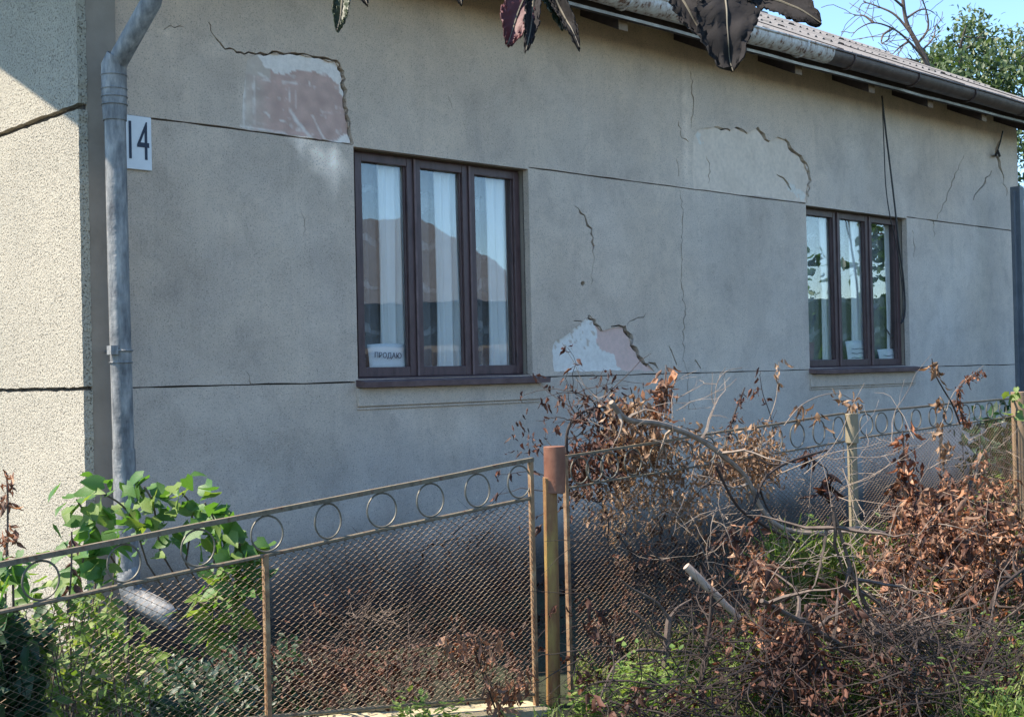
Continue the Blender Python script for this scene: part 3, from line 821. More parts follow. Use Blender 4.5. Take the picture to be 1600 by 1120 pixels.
curtain(1281, 1302, 1, 'white curtain behind the left casement of the smaller window', folds=3)
curtain(1327, 1350, 1, 'white curtain behind the middle casement of the smaller window', folds=3)
curtain(1382, 1412, 1, 'white curtain behind the right casement of the smaller window', folds=4)
curtain(1255, 1425, 1, 'thin lace net curtain across the whole smaller window', -.232, 20, 'net', .012, 'net_curtain')
m = MB(); m.tube([hit(x, y, -.14) for x, y in ((1381,505),(1384,513),(1389,521),(1394,527),(1399,521),(1402,513),(1403,505))], [.004,.006,.008,.009,.008,.006,.004], 6)
m.thing('cord_loop', M['cable'], hit(1393, 527, -.14), 'dark looped cord behind the right pane of the smaller window', 'cord', None, True)

# hanging cable
def spline(px, nd, n=5):
    """smooth curve through photograph pixels at nd metres in front of the wall (nd may be a list)"""
    P = [hit(x, y, nd[i] if hasattr(nd, '__len__') else nd) for i, (x, y) in enumerate(px)]
    out = []
    for i in range(len(P)-1):
        p0, p1, p2, p3 = P[max(i-1, 0)], P[i], P[i+1], P[min(i+2, len(P)-1)]
        for q in range(n):
            s = q/n
            out.append(.5*((2*p1)+(p2-p0)*s+(2*p0-5*p1+4*p2-p3)*s*s+(3*p1-p0-3*p2+p3)*s**3))
    out.append(P[-1]); return out
cb = empty('hanging_cable', hit(1410, 505, .12), 'black cable hanging from the eaves in a loop over the smaller window', 'cable')
m = MB(); m.tube(spline([(1378,150),(1384,205),(1392,270),(1399,330),(1404,380),(1411,430),(1414,470),(1413,495),(1408,505)], .13), .0085, 6); m.build('strand', M['cable'], cb, smooth=True)
m = MB(); m.tube(spline([(1378,150),(1381,220),(1384,290),(1391,340),(1401,385),(1409,440),(1411,480),(1408,505)], .115), .005, 6); m.build('strand', M['cable'], cb, smooth=True)
# stub of wire at the far end
hk = empty('wall_hook', hit(1558, 240, .03), 'bent wire hook with dangling wire on the cracked far end of the wall', 'hook')
m = MB(); m.tube(spline([(1567,205),(1563,222),(1558,238)], .05), .008, 5); m.build('wire', M['cable'], hk)
m = MB(); m.tube([hit(1556, 243, 0.0), hit(1556, 243, .06), hit(1559, 236, .08), hit(1562, 244, .06)], .014, 6); m.build('hook', M['cable'], hk)

# ================================================================== the wire fence
NF = 2.42
def lin(p, q, s): return p + (q-p)*s
def fence_panel(label, top, low, base, rings, nd=NF, cell=.038, ends=(True, True), bars=(), rail_r=.009, loc_px=None):
    """top / low / base: ((x, y), (x, y)) photograph pixels of the rails and of the foot of the mesh, all on the plane nd"""
    T0, T1 = hit(*top[0], nd), hit(*top[1], nd); L0, L1 = hit(*low[0], nd), hit(*low[1], nd); B0, B1 = hit(*base[0], nd), hit(*base[1], nd)
    s0, s1 = (T0-ORG).dot(U), (T1-ORG).dot(U)
    zt = lambda s: lin(T0.z, T1.z, (s-s0)/(s1-s0)); l0, l1 = (L0-ORG).dot(U), (L1-ORG).dot(U)
    zl = lambda s: lin(L0.z, L1.z, (s-l0)/(l1-l0)); b0, b1 = (B0-ORG).dot(U), (B1-ORG).dot(U)
    zb = lambda s: max(.02, lin(B0.z, B1.z, (s-b0)/(b1-b0)))
    o = empty('wire_fence', W((s0+s1)/2, nd, zb((s0+s1)/2)), label, 'fence', 'panels of the wire fence')
    n_ = 14; sag = lambda s: .004*noise.noise(Vector((s*2.2, nd*7, 0)))
    ss = [s0+(s1-s0)*i/n_ for i in range(n_+1)]
    m = MB()
    for a, b in zip(ss, ss[1:]):
        m.hexa([W(a,nd-rail_r,zt(a)-rail_r+sag(a)),W(a,nd+rail_r,zt(a)-rail_r+sag(a)),W(b,nd+rail_r,zt(b)-rail_r+sag(b)),W(b,nd-rail_r,zt(b)-rail_r+sag(b)),W(a,nd-rail_r,zt(a)+rail_r*.8+sag(a)),W(a,nd+rail_r,zt(a)+rail_r*.8+sag(a)),W(b,nd+rail_r,zt(b)+rail_r*.8+sag(b)),W(b,nd-rail_r,zt(b)+rail_r*.8+sag(b))])
    m.build('top_rail', M['rail'], o)
    m = MB(); m.tube([W(a, nd, zl(a)+sag(a+3)) for a in ss], rail_r*.8, 6); m.build('lower_rail', M['rail'], o, True)
    m = MB(); m.tube([W(a, nd, zb(a)+.02) for a in ss], rail_r*.8, 6); m.build('bottom_rail', M['rail'], o, True)
    bb = list(bars) + ([s0+.012] if ends[0] else []) + ([s1-.012] if ends[1] else [])
    for s in bb:
        m = MB(); hi = zt(s)+.005 if s not in bars else zl(s)
        m.hexa([W(s-.009,nd-.009,zb(s)-.05),W(s-.009,nd+.009,zb(s)-.05),W(s+.009,nd+.009,zb(s)-.05),W(s+.009,nd-.009,zb(s)-.05),W(s-.009,nd-.009,hi),W(s-.009,nd+.009,hi),W(s+.009,nd+.009,hi),W(s+.009,nd-.009,hi)])
        m.build('upright', M['rusty_bar'], o)
    for x in rings:
        s = tz(x, (top[0][1]+top[1][1])/2+20, nd)[0]
        h = zt(s)-zl(s); r = h/2-.012
        if r < .02: continue
        m = MB(); a = random.uniform(-.12, .12)
        m.ring(W(s, nd+random.uniform(-.003, .003), (zt(s)+zl(s))/2-.002), (U*math.cos(a)+N*math.sin(a)).normalized(), Vector((0, 0, 1)), r*1.0, .0036, 30, 6); m.build('ring', M['ringm'], o, True)
    # chain link: one zigzag wire beside the other, hooked into each other
    m = MB(); hw = cell/2; vs = .0122; k = 0; s = s0+.02; wr = .0015
    while s < s1-.01:
        top_z = zl(s); bot = zb(s)+.02; nz = int((top_z-bot)/vs)
        pts = []
        bulge = .03*noise.noise(Vector((s*1.3, 2, 0)))
        for i in range(nz+1):
            z = top_z-i*vs
            side = (1 if i % 2 else -1)*(1 if k % 2 else -1)
            w_ = .5*(1+math.sin(3.14*i/max(1, nz)))
            pts.append(W(s+side*(hw/2+.0015)+.006*noise.noise(Vector((s*2, z*2, 5))), nd+.003*side+bulge*math.sin(3.14*i/max(1, nz)), z+.004*noise.noise(Vector((s*3, z*3, 1)))))
        if len(pts) > 1: m.tube(pts, wr, 4, cap=False)
        s += hw; k += 1
    w_o = m.build('chain_link', M['wire'], o, True); w_o['kind'] = 'stuff'
    return o, s0, s1, zb
b412 = tz(415, 900, NF)[0]
p1, *_ = fence_panel('nearest fence panel of rusty chain link with widely spaced rings below its rail', ((-330,946),(832,718)), ((-330,1027),(832,777)), ((-330,1194),(832,1092)),
    (-270,-90,63,194,310,418,514,598,674,748,814), bars=(b412,), ends=(False, True), rail_r=.0095)
p2, *_ = fence_panel('middle fence panel overgrown with dead leaves, between the rusty post and the beige post', ((880,713),(1318,646)), ((880,763),(1318,690)), ((880,1108),(1318,1000)),
    (905,928,952,988,1028,1068,1106,1143,1179,1214,1247,1281,1311), rail_r=.0062, ends=(True, False))
p3, *_ = fence_panel('farthest fence panel with closely set rings, running to the end of the house', ((1342,644),(1586,622)), ((1342,684),(1586,650)), ((1342,985),(1586,900)),
    (1353,1377,1404,1431,1457,1482,1509,1528,1547,1567), rail_r=.0062, ends=(False, False))

def post(name, pieces, mat_label, label):
    base = pieces[0][0]
    o = empty(name, Vector((base.x, base.y, 0)), label, 'post')
    for nm, mat, a, b, r in [(p[2], p[3], p[0], p[1], p[4]) for p in pieces]:
        m = MB(); m.tube([a, a.lerp(b, .5)+Vector((.002, 0, 0)), b], r, 16); m.build(nm, M[mat], o, True, bevel=.002)
    return o
def upright(x, y0, y1, nd, dt=0):
    a = hit(x, y1, nd); b = hit(x, y0, nd); a = Vector((b.x, b.y, 0))+(U*dt)
    return a, b
a, b = upright(859, 745, 0, NF+.02); a = a + U*(-.01)
c0, c1 = hit(864, 770, NF+.03), hit(866, 697, NF+.03); c0 = Vector((c1.x-.004, c1.y, c0.z))
post('fence_post', [(a, b, 'shaft', 'yellowpost', .030), (c0, c1, 'sleeve', 'rustpost', .046)], None, 'rusty brown fence post with a wide sleeve on top of a worn yellow shaft')
a, b = upright(1331, 690, 0, NF+.02)
c0, c1 = hit(1330, 692, NF+.03), hit(1330, 646, NF+.03); c0 = Vector((c1.x, c1.y, c0.z))
post('fence_post', [(a, b, 'shaft', 'greypost', .027), (c0, c1, 'sleeve', 'greypost', .036)], None, 'beige weathered fence post left of the farthest fence panel')
a, b = upright(1593, 612, 0, NF+.02)
post('fence_post', [(a, b, 'shaft', 'woodpost', .055)], None, 'brown wooden fence post at the right edge with a green leaf at its top')
# low concrete base under the nearest panel
q0, q1 = tz(-335, 1195, NF)[0], tz(845, 1095, NF)[0]
m = MB(); K = 24; za, zb2 = hit(-335, 1192, NF).z, hit(845, 1094, NF).z
for i in range(K):
    p, q = lin(q0, q1, i/K), lin(q0, q1, (i+1)/K)
    f = lambda s: max(.03, lin(za, zb2, (s-q0)/(q1-q0)))-.01+.014*noise.noise(Vector((s*3, 0, 2)))
    g = lambda s: .09+.02*noise.noise(Vector((s*4, 5, 2)))
    m.hexa([W(p,NF-.10,-.05),W(p,NF+g(p),-.05),W(q,NF+g(q),-.05),W(q,NF-.10,-.05),W(p,NF-.08,f(p)),W(p,NF+g(p)-.01,f(p)-.01),W(q,NF+g(q)-.01,f(q)-.01),W(q,NF-.08,f(q))])
m.thing('concrete_footing', M['concrete'], W((q0+q1)/2, NF, 0), 'low sandy concrete footing under the nearest fence panel', 'footing')

# ================================================================== vegetation
def leaf_variant(r, aspect=.42, rows=5, curl=1.0, crumple=.05, heart=False, lobes=0):
    ys = np.linspace(0, 1, rows)
    prof = np.interp(ys, [0, .18, .42, .7, 1], [.10, .8, 1.0, .62, .03]) if not heart else np.interp(ys, [0, .12, .3, .6, 1], [.55, .95, 1.0, .62, .02])
    prof = prof*aspect*.5*r.uniform(.8, 1.2)
    fold = r.uniform(.2, .9)*curl; bend = r.uniform(-1.2, 1.8)*curl; twist = r.uniform(-.9, .9)*curl
    v = []
    for y, w in zip(ys, prof):
        for s in (-1, 0, 1):
            x = s*w*math.cos(fold); z = abs(s)*w*math.sin(fold)
            yy = y + (-.10 if heart and s and y == 0 else 0)
            a = twist*y; x, z = x*math.cos(a)-z*math.sin(a), x*math.sin(a)+z*math.cos(a)
            b = bend*y
            py = math.sin(b)/bend*1.0 if abs(bend) > .05 else y
            py = py if abs(bend) > .05 else yy
            pz = (1-math.cos(b))/bend if abs(bend) > .05 else 0
            v.append((x + r.gauss(0, crumple)*w*3, py + (yy-y) - z*math.sin(b), pz + z*math.cos(b) + r.gauss(0, crumple)*.5))
    f = []
    for i in range(rows-1):
        for j in range(2):
            a = i*3+j; f.append((a, a+1, a+4, a+3))
    return np.array(v), np.array(f)
def variants(n, seed, **kw):
    r = random.Random(seed); return [leaf_variant(r, **kw) for _ in range(n)]
V_DEAD = variants(24, 1, aspect=.40, curl=1.15, crumple=.09)
V_GREEN = variants(14, 2, aspect=.78, curl=.45, crumple=.02, heart=True)
V_SMALL = variants(12, 3, aspect=.55, rows=4, curl=.5, crumple=.02)
V_SMALLDEAD = variants(14, 5, aspect=.45, rows=4, curl=1.2, crumple=.1)

class Cloud:
    """many small leaves as one mesh"""
    def __init__(s): s.v, s.f, s.n = [], [], 0
    def add(s, var, pos, d, size, roll=None):
        v, f = var
        d = np.array(d, float); d /= (np.linalg.norm(d)+1e-9)
        h = np.array([random.gauss(0, 1), random.gauss(0, 1), random.gauss(0, 1)]) if roll is None else np.array(roll, float)
        x = np.cross(d, h); x /= (np.linalg.norm(x)+1e-9); z = np.cross(x, d)
        s.v.append((v*size) @ np.array([x, d, z]) + np.array(pos)); s.f.append(f+s.n); s.n += len(v)
    def mesh(s, name, off):
        V = np.concatenate(s.v)-np.array(off); F = np.concatenate(s.f)
        me = bpy.data.meshes.new(name); me.vertices.add(len(V)); me.vertices.foreach_set('co', V.astype(np.float32).ravel())
        n = len(F); me.loops.add(n*4); me.loops.foreach_set('vertex_index', F.astype(np.int32).ravel())
        me.polygons.add(n); me.polygons.foreach_set('loop_start', np.arange(0, n*4, 4, dtype=np.int32)); 
        me.update(calc_edges=True); me.validate()
        me.shade_smooth()
        return me
    def build(s, name, mat, parent=None, kind=None):
        if not s.v: return None
        off = worigin(parent) if parent else Vector((0, 0, 0))
        o = link_mesh(name, s.mesh(name, off), mat, parent)
        if kind: o['kind'] = kind
        return o
def rv(s=1.0): return Vector((random.gauss(0, s), random.gauss(0, s), random.gauss(0, s)))
DOWN = Vector((0, 0, -1))
def cluster(cl, c, n, spread, size, hang=.9, V=V_DEAD, tall=1.0):
    for _ in range(n):
        o = rv(spread); o.z *= tall
        cl.add(random.choice(V), c+o, DOWN*hang+rv(.45), size*random.uniform(.6, 1.3))
def walk(p, d, L, n, wob, drop=0.0):
    pts = [Vector(p)]; d = Vector(d).normalized()
    for _ in range(n):
        d = (d + rv(wob) + Vector((0, 0, -drop))).normalized()
        q = pts[-1] + d*(L/n)
        if q.z < .02: q.z = .02; d.z = abs(d.z)*.3
        pts.append(q)
    return pts
def taper(r0, r1, n): return [r0+(r1-r0)*i/(n-1) for i in range(n)]

def branch_thing(name, px, nd, r0, r1, label, mat='twig_mid', twigs=0, tl=.25, leaves=(), leafmat_='dead', lsize=.07, along=0, cat='branch', group=None, sprd=.03, tmat=None, V=V_DEAD, tall=1.0, wob=.22):
    """a cut or growing branch through the given pixels; leaves: (x, y, count) clusters; along: clusters strewn along it"""
    pts = spline(px, nd)
    g0 = min(pts, key=lambda p: p.z)
    o = empty(name, g0, label, cat, group)
    m = MB(); m.tube(pts, taper(r0, r1, len(pts)), 7); m.build('stem', M[mat], o, True)
    cl = Cloud()
    if twigs:
        m = MB()
        for _ in range(twigs):
            i = random.randrange(1, len(pts)-1); d = (pts[i+1]-pts[i-1]).normalized()
            w = walk(pts[i], d*.6+rv(.7), tl*random.uniform(.4, 1.2), 6, wob, .02)
            m.tube(w, taper(max(.0018, r1*.7), .001, 7), 4)
            if along:
                for q in (3, 5, 6):
                    if random.random() < .6: cluster(cl, w[q], random.randint(1, 3), sprd*.5, lsize, V=V)
        m.build('twigs', M[tmat or mat], o, True)['kind'] = 'stuff'
    for _ in range(along):
        i = random.randrange(0, len(pts)); cluster(cl, pts[i], random.randint(2, 5), sprd, lsize, V=V, tall=tall)
    ndm = nd if not hasattr(nd, '__len__') else sum(nd)/len(nd)
    for (x, y, n) in leaves:
        best = min(pts, key=lambda p: (p-hit(x, y, ndm)).length)
        ndl = (best-ORG).dot(N)
        cluster(cl, hit(x, y, ndl), n, sprd, lsize, V=V, tall=tall)
    b = cl.build('dry_leaves', M[leafmat_], o, 'stuff')
    return o

def scaled(p, px): return px*depth(p)/FPX
# --- branches that can be told apart in the heap
branch_thing('cut_branch', [(955,628),(980,655),(1030,662),(1085,682),(1125,708),(1165,745),(1190,795),(1218,822),(1258,832),(1302,831),(1345,825),(1392,836)], [2.50,2.50,2.52,2.52,2.55,2.58,2.6,2.65,2.7,2.75,2.75,2.75], .013, .012,
             'long pale branch slanting across the middle fence panel and ending in a dark crooked end', 'twig_pale', 12, .4)
branch_thing('dark_branch', [(1292,703),(1232,722),(1195,747),(1176,790),(1130,838),(1102,880),(1090,935),(1086,990)], 2.62, .006, .009, 'thin dark branch sloping down left from the rings of the middle fence panel', 'twig_dark', 10, .3)
branch_thing('dark_branch', [(1118,728),(1150,788),(1180,812),(1218,834),(1262,852)], 2.72, .006, .008, 'short dark branch lying across the fork of the long pale branch', 'twig_dark', 6, .25)
m = MB(); p0, p1_ = hit(1073, 884, 2.95), hit(1154, 965, 3.05)
pp = [p0.lerp(p1_, s)+rv(.0018) for s in np.linspace(0, 1, 9)]
m.tube(pp, [.0165,.0175,.017,.0155,.0155,.015,.014,.014,.013], 12)
nb = p0.lerp(p1_, .12); m.tube([nb, nb+Vector((-.015, -.01, -.03))], [.009, .006], 7)
m.thing('cut_stick', M['cutwood'], p1_, 'short straight stick of bare pale wood with a sawn end', 'stick', None, True)
branch_thing('cut_branch', [(1190,938),(1260,975),(1330,1015),(1420,1048),(1470,1078),(1488,1110),(1490,1140)], 3.45, .009, .013, 'long dark branch sloping down to the bottom edge through the heap', 'twig_mid', 22, .4, along=10, leafmat_='dead_dark')
branch_thing('cut_branch', [(1300,790),(1318,850),(1335,905),(1355,950),(1372,990),(1395,1035),(1408,1130)], 3.3, .006, .014, 'upright grey branch forking in the middle of the heap', 'twig_mid', 22, .45)
branch_thing('cut_branch', [(1605,885),(1562,920),(1543,962),(1520,1005),(1492,1048),(1470,1090)], 3.4, .008, .012, 'dark crooked branch leaning down from the right edge of the heap', 'twig_dark', 22, .4, along=8, leafmat_='dead')
branch_thing('cut_branch', [(1362,988),(1450,1000),(1530,1014),(1620,1016)], 3.5, .012, .009, 'nearly level branch with many side twigs at the lower right of the heap', 'twig_mid', 40, .5)
branch_thing('dead_sapling', [(1036,1135),(1038,1085),(1040,1035),(1043,990),(1046,962)], 2.95, .020, .013, 'grey forked stump of a sapling standing before the middle fence panel', 'twig_mid', 0, cat='sapling')
sp = bpy.data.objects['dead_sapling']
for px in ([(1046,968),(1030,945),(1008,930),(985,918),(970,905)], [(1046,965),(1060,948),(1080,936)], [(1042,1000),(1020,985),(1000,965),(985,955)], [(1040,1018),(1012,1015),(990,1018),(960,1040),(940,1085),(925,1110)], [(1044,1016),(1075,1018),(1098,1030),(1118,1050)]):
    m = MB(); q = spline(px, 2.95); m.tube(q, taper(.008, .003, len(q)), 6); m.build('limb', M['twig_mid'], sp, True)
branch_thing('dead_branch', [(1100,1130),(1095,1080),(1100,1030),(1108,985),(1112,930)], 3.1, .013, .006, 'dark upright branch right of the grey forked sapling', 'twig_dark', 14, .3)
# low bundle of twigs at the bottom edge
def bundle(name, px, nd, n, L, label, mat, r=.0028, spread=.06):
    pts = spline(px, nd, 8); o = empty(name, min(pts, key=lambda p: p.z), label, 'twigs')
    m = MB()
    for _ in range(n):
        i = random.randrange(0, len(pts)-1); d = (pts[i+1]-pts[i]).normalized()*random.choice((1, 1, 1, -.6))
        w = walk(pts[i]+rv(spread), d+rv(.28), L*random.uniform(.4, 1), 7, .13, .02)
        m.tube(w, taper(r*random.uniform(.7, 1.6), .001, 8), 4)
    m.build('twigs', M[mat], o, True)['kind'] = 'stuff'; return o
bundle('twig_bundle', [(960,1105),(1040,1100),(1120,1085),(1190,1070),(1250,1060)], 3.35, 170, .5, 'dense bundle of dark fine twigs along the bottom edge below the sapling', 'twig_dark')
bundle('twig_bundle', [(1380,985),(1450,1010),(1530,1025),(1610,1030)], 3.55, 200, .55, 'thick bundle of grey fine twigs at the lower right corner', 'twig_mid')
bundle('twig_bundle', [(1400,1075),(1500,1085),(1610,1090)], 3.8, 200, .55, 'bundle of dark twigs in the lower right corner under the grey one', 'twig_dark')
bundle('twig_bundle', [(1200,865),(1290,880),(1370,880)], 2.95, 40, .5, 'loose spray of straw-pale twigs over the green grass in the heap', 'twig_pale', .002, .09)
# shoots that stand above the fence
branch_thing('dry_shoot', [(1500,662),(1488,632),(1472,605),(1460,582),(1456,560)], 2.6, .006, .0025, 'dry shoot with an upright leaf tuft at its tip before the farthest fence panel', 'twig_dark', 0, leaves=((1457,568,9),(1459,575,6),(1470,618,7),(1470,635,8)), lsize=.07, sprd=.018, tall=1.6, leafmat_='dead_pale', cat='shoot')
branch_thing('dry_shoot', [(1512,662),(1500,640),(1496,618),(1505,598),(1520,586),(1536,578)], 2.6, .006, .0025, 'arched dry shoot bristling with small reddish leaves above the farthest fence panel', 'twig_dark', 0, leaves=((1511,655,9),(1535,580,9)), along=34, lsize=.04, sprd=.012, leafmat_='dead', cat='shoot')
branch_thing('dry_shoot', [(1395,870),(1402,800),(1408,740),(1412,700),(1410,672)], 2.6, .007, .003, 'tall column of hanging orange-brown leaves before the farthest fence panel', 'twig_mid', 0, along=26, leaves=((1412,690,10),(1415,740,16),(1425,770,22),(1420,800,22),(1400,770,12),(1435,755,8)), lsize=.075, sprd=.03, leafmat_='dead', tall=1.4, cat='shoot')
branch_thing('dry_shoot', [(1470,760),(1468,720),(1470,690),(1472,668)], 2.6, .005, .003, 'pale orange leaf bunch hanging in front of the farthest fence mesh', 'twig_mid', 0, leaves=((1468,672,10),(1476,695,14),(1480,705,12)), lsize=.075, sprd=.022, leafmat_='dead_pale', tall=1.4, cat='shoot')
branch_thing('dry_shoot', [(1500,800),(1512,770),(1520,745),(1535,712),(1542,706)], 2.7, .006, .003, 'leaning shoot with a brown leaf tuft near the wooden post', 'twig_mid', 4, leaves=((1537,712,12),(1528,735,8),(1515,760,10)), lsize=.055, sprd=.025, leafmat_='dead', cat='shoot')
branch_thing('dry_shoot', [(1020,690),(1025,655),(1032,625),(1038,600),(1041,570)], 2.35, .006, .0025, 'upright feathery tuft of reddish leaves above the middle fence panel', 'twig_mid', 0, along=8, leaves=((1030,625,22),(1036,605,18),(1040,585,8),(1025,640,10)), lsize=.07, sprd=.022, leafmat_='dead', tall=1.7, cat='shoot')
branch_thing('dry_shoot', [(1015,690),(1003,660),(992,632),(985,605)], 2.32, .005, .0025, 'short shoot with a pale leaf tuft left of the feathery tuft', 'twig_dark', 0, leaves=((993,628,14),(990,645,10)), lsize=.06, sprd=.02, leafmat_='dead_pale', tall=1.4, cat='shoot')
branch_thing('dry_shoot', [(1185,700),(1200,660),(1212,625),(1216,590),(1217,565)], 2.3, .003, .0015, 'thin pale stem with curled leaves dangling in front of the wall between the windows', 'twig_pale', 0, leaves=((1217,565,4),(1219,580,4),(1216,597,4)), lsize=.06, sprd=.018, leafmat_='dead_pale', cat='shoot')
branch_thing('dry_shoot', [(1210,690),(1204,650),(1192,615),(1187,585)], 2.3, .003, .0015, 'thin stem with a single small reddish leaf and curled leaves below it', 'twig_dark', 3, .1, leaves=((1187,578,2),(1184,612,5),(1193,630,4)), lsize=.05, sprd=.018, leafmat_='dead_dark', cat='shoot')
branch_thing('dry_shoot', [(1135,690),(1145,655),(1156,625),(1164,605)], 2.25, .006, .003, 'dark leaning stem covered in shrivelled leaves beside the thin stems', 'twig_dark', 0, along=16, lsize=.035, sprd=.012, leafmat_='dead_dark', cat='shoot')
branch_thing('dry_shoot', [(1225,665),(1250,635),(1280,619),(1310,615),(1332,625)], 2.45, .003, .002, 'pale arched stem carrying leaf tufts towards the beige post', 'twig_pale', 0, leaves=((1249,642,6),(1252,637,4),(1275,650,6),(1303,622,4),(1318,628,4),(1334,630,10),(1342,634,8)), lsize=.06, sprd=.018, leafmat_='dead_pale', cat='shoot', tall=1.3)
branch_thing('dry_shoot', [(1262,735),(1268,712),(1262,700)], 2.55, .003, .002, 'dark star-shaped leaf bunch hanging below the rings of the middle panel', 'twig_dark', 0, leaves=((1262,712,9),), lsize=.075, sprd=.012, leafmat_='dead_dark', cat='shoot')
branch_thing('dry_shoot', [(1262,712),(1280,725),(1293,738),(1290,790)], 2.6, .004, .002, 'dark brown leaf bunch left of the beige post', 'twig_dark', 0, leaves=((1292,750,14),(1294,768,8)), lsize=.085, sprd=.022, leafmat_='dead_dark', cat='shoot')
branch_thing('dry_shoot', [(1100,760),(1118,742),(1128,725)], 2.55, .004, .002, 'small orange leaf bunch under the long pale branch', 'twig_mid', 0, leaves=((1122,722,9),), lsize=.06, sprd=.02, leafmat_='dead', cat='shoot')
# arching bramble behind the fence, its shade put into the dark colours
branch_thing('dark_bramble', [(884,800),(885,720),(887,672),(905,648),(935,636),(975,640),(1000,660)], 2.05, .009, .004, 'dark arching bramble against the wall behind the rusty post', 'twig_dark', 40, .38, along=10, leafmat_='dead_dark', lsize=.05, cat='bramble', wob=.3)
branch_thing('dark_bramble', [(945,800),(930,720),(936,660),(925,625),(890,610)], 1.9, .006, .003, 'second thinner bramble arching left behind the rusty post', 'twig_dark', 26, .35, along=5, leafmat_='dead_dark', lsize=.05, cat='bramble', wob=.3)
branch_thing('thin_bramble', [(1080,750),(1095,690),(1115,640),(1120,600),(1135,580),(1160,575)], 2.1, .003, .0015, 'single pale wiry stem looping up in front of the grey wall', 'twig_pale', 5, .2, cat='bramble')
branch_thing('dry_straw_tuft', [(535,975),(560,962),(585,968),(615,958)], 2.2, .0016, .0012, 'small tuft of straw caught behind the nearest fence mesh', 'twig_mid', 46, .13, cat='straw', wob=.5)
branch_thing('dry_shoot', [(775,1110),(750,1040),(735,1000)], 2.5, .004, .002, 'red-brown leaf spray before the foot of the nearest fence panel', 'twig_dark', 8, .2, leaves=((735,1005,10),(745,1030,8),(800,1075,22),(785,1090,16),(815,1060,12)), along=5, lsize=.06, sprd=.03, cat='shoot')

# --- dead vine on the fence and loose dry leaves: nobody could count them
def scatter(cl, cx, cy, rx, ry, clusters, per, nd0, nd1, size, spread=.035, V=V_DEAD, hang=.9, tall=1.2):
    for _ in range(clusters):
        while True:
            a, b = random.uniform(-1, 1), random.uniform(-1, 1)
            if a*a+b*b < 1: break
        p = hit(cx+a*rx, cy+b*ry, random.uniform(nd0, nd1))
        if p.z < .03: p.z = random.uniform(.02, .12)
        cluster(cl, p, random.randint(max(1, per-3), per+3), spread, size, hang, V, tall)
vine = Cloud()
for a in ((985,680,40,60,49,8,2.15,2.38,0.051), (1010,725,60,45,41,7,2.2,2.38,0.048), (1150,725,62,34,114,8,2.25,2.5,0.041), (1190,700,30,40,38,7,2.25,2.5,0.041), (1060,700,60,35,38,5,2.2,2.4,0.041)):
    scatter(vine, *a)
tag(vine.build('dead_vine', M['dead_pale']), 'withered brown climber leaves hanging on the middle fence panel', 'dead leaves', kind='stuff')
dk = Cloud()  # shade behind the fence painted in with the dark leaf material
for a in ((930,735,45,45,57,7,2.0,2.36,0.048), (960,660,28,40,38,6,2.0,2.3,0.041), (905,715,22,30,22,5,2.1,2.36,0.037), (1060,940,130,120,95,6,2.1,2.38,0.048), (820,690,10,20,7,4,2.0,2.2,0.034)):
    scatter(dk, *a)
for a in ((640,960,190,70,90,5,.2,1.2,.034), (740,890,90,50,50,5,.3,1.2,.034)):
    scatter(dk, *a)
tag(dk.build('shaded_dead_leaves', M['dead_dark']), 'shrivelled leaves behind the fence, shade put into their dark colour, on both sides of the rusty post', 'dead leaves', kind='stuff')
yl = Cloud()
for a in ((1015,780,70,45,68,5,2.15,2.38,0.041), (1080,800,40,40,30,5,2.15,2.38,0.041), (960,800,40,40,30,4,2.1,2.36,0.034)):
    scatter(yl, *a)
tag(yl.build('yellowed_vine', M['dead_pale']), 'yellow and tan climber leaves seen through the middle fence mesh', 'dead leaves', kind='stuff')
heap = Cloud(); inner = Cloud()
def loose(cl, cx, cy, rx, ry, strands, nd0, nd1, size):
    '''short hanging strands of withered leaves, loosely strewn with gaps between'''
    for _ in range(strands):
        while True:
            a, b = random.uniform(-1, 1), random.uniform(-1, 1)
            if a*a+b*b < 1 and noise.noise(Vector((cx*.01+a*rx*.02, cy*.01+b*ry*.03, 8)))+.25 > random.uniform(-.3, .3): break
        p = hit(cx+a*rx, cy+b*ry, random.uniform(nd0, nd1)); sz = size*random.choice((.55, .8, 1, 1, 1.35))
        d = DOWN*random.uniform(.2, 1)+rv(.5); k = random.randint(2, 9)
        for q in range(k):
            p = p + d.normalized()*.016+rv(.012)
            if p.z < .03: break
            cl.add(random.choice(V_DEAD), p, DOWN*.8+rv(.6), sz*random.uniform(.6, 1.35))
for a in ((1500,810,105,60,190,2.6,3.0,.056), (1470,865,120,65,300,2.75,3.15,.056), (1560,850,55,80,170,2.7,3.1,.056), (1430,835,45,60,120,2.65,2.95,.056), (1530,925,110,45,230,3.0,3.3,.055),
          (1400,905,50,36,60,2.9,3.1,.055), (1420,955,60,40,60,3.1,3.35,.055), (1165,850,30,38,30,2.6,2.8,.055), (1192,900,22,30,50,2.8,3.0,.055), (1330,960,60,24,60,2.95,3.2,.055), (1200,985,28,40,60,3.05,3.25,.055), (1575,770,30,30,30,2.65,2.9,.055), (1490,765,24,20,26,2.6,2.8,.056), (1270,985,50,36,60,3.0,3.2,.055)):
    a = list(a); n_ = a[4]; a[4] = int(n_*.62); loose(heap, *a); a[4] = int(n_*.3); loose(inner, *a)
tag(inner.build('dark_heap_leaves', M['dead_dark']), 'darker leaves among the sunlit red-brown ones in the heap', 'dead leaves', kind='stuff')  # same strewing as the heap, in the darker leaf material
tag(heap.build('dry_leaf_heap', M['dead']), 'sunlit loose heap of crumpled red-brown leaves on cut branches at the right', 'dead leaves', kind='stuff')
under = Cloud()  # added dark leaves that stand in for shade on the lit soil
for a in ((640,1045,200,45,300,1.5,2.3,.035), (760,1020,80,60,120,1.4,2.3,.035), (480,1060,60,40,70,1.6,2.3,.035)):
    loose(under, *a)
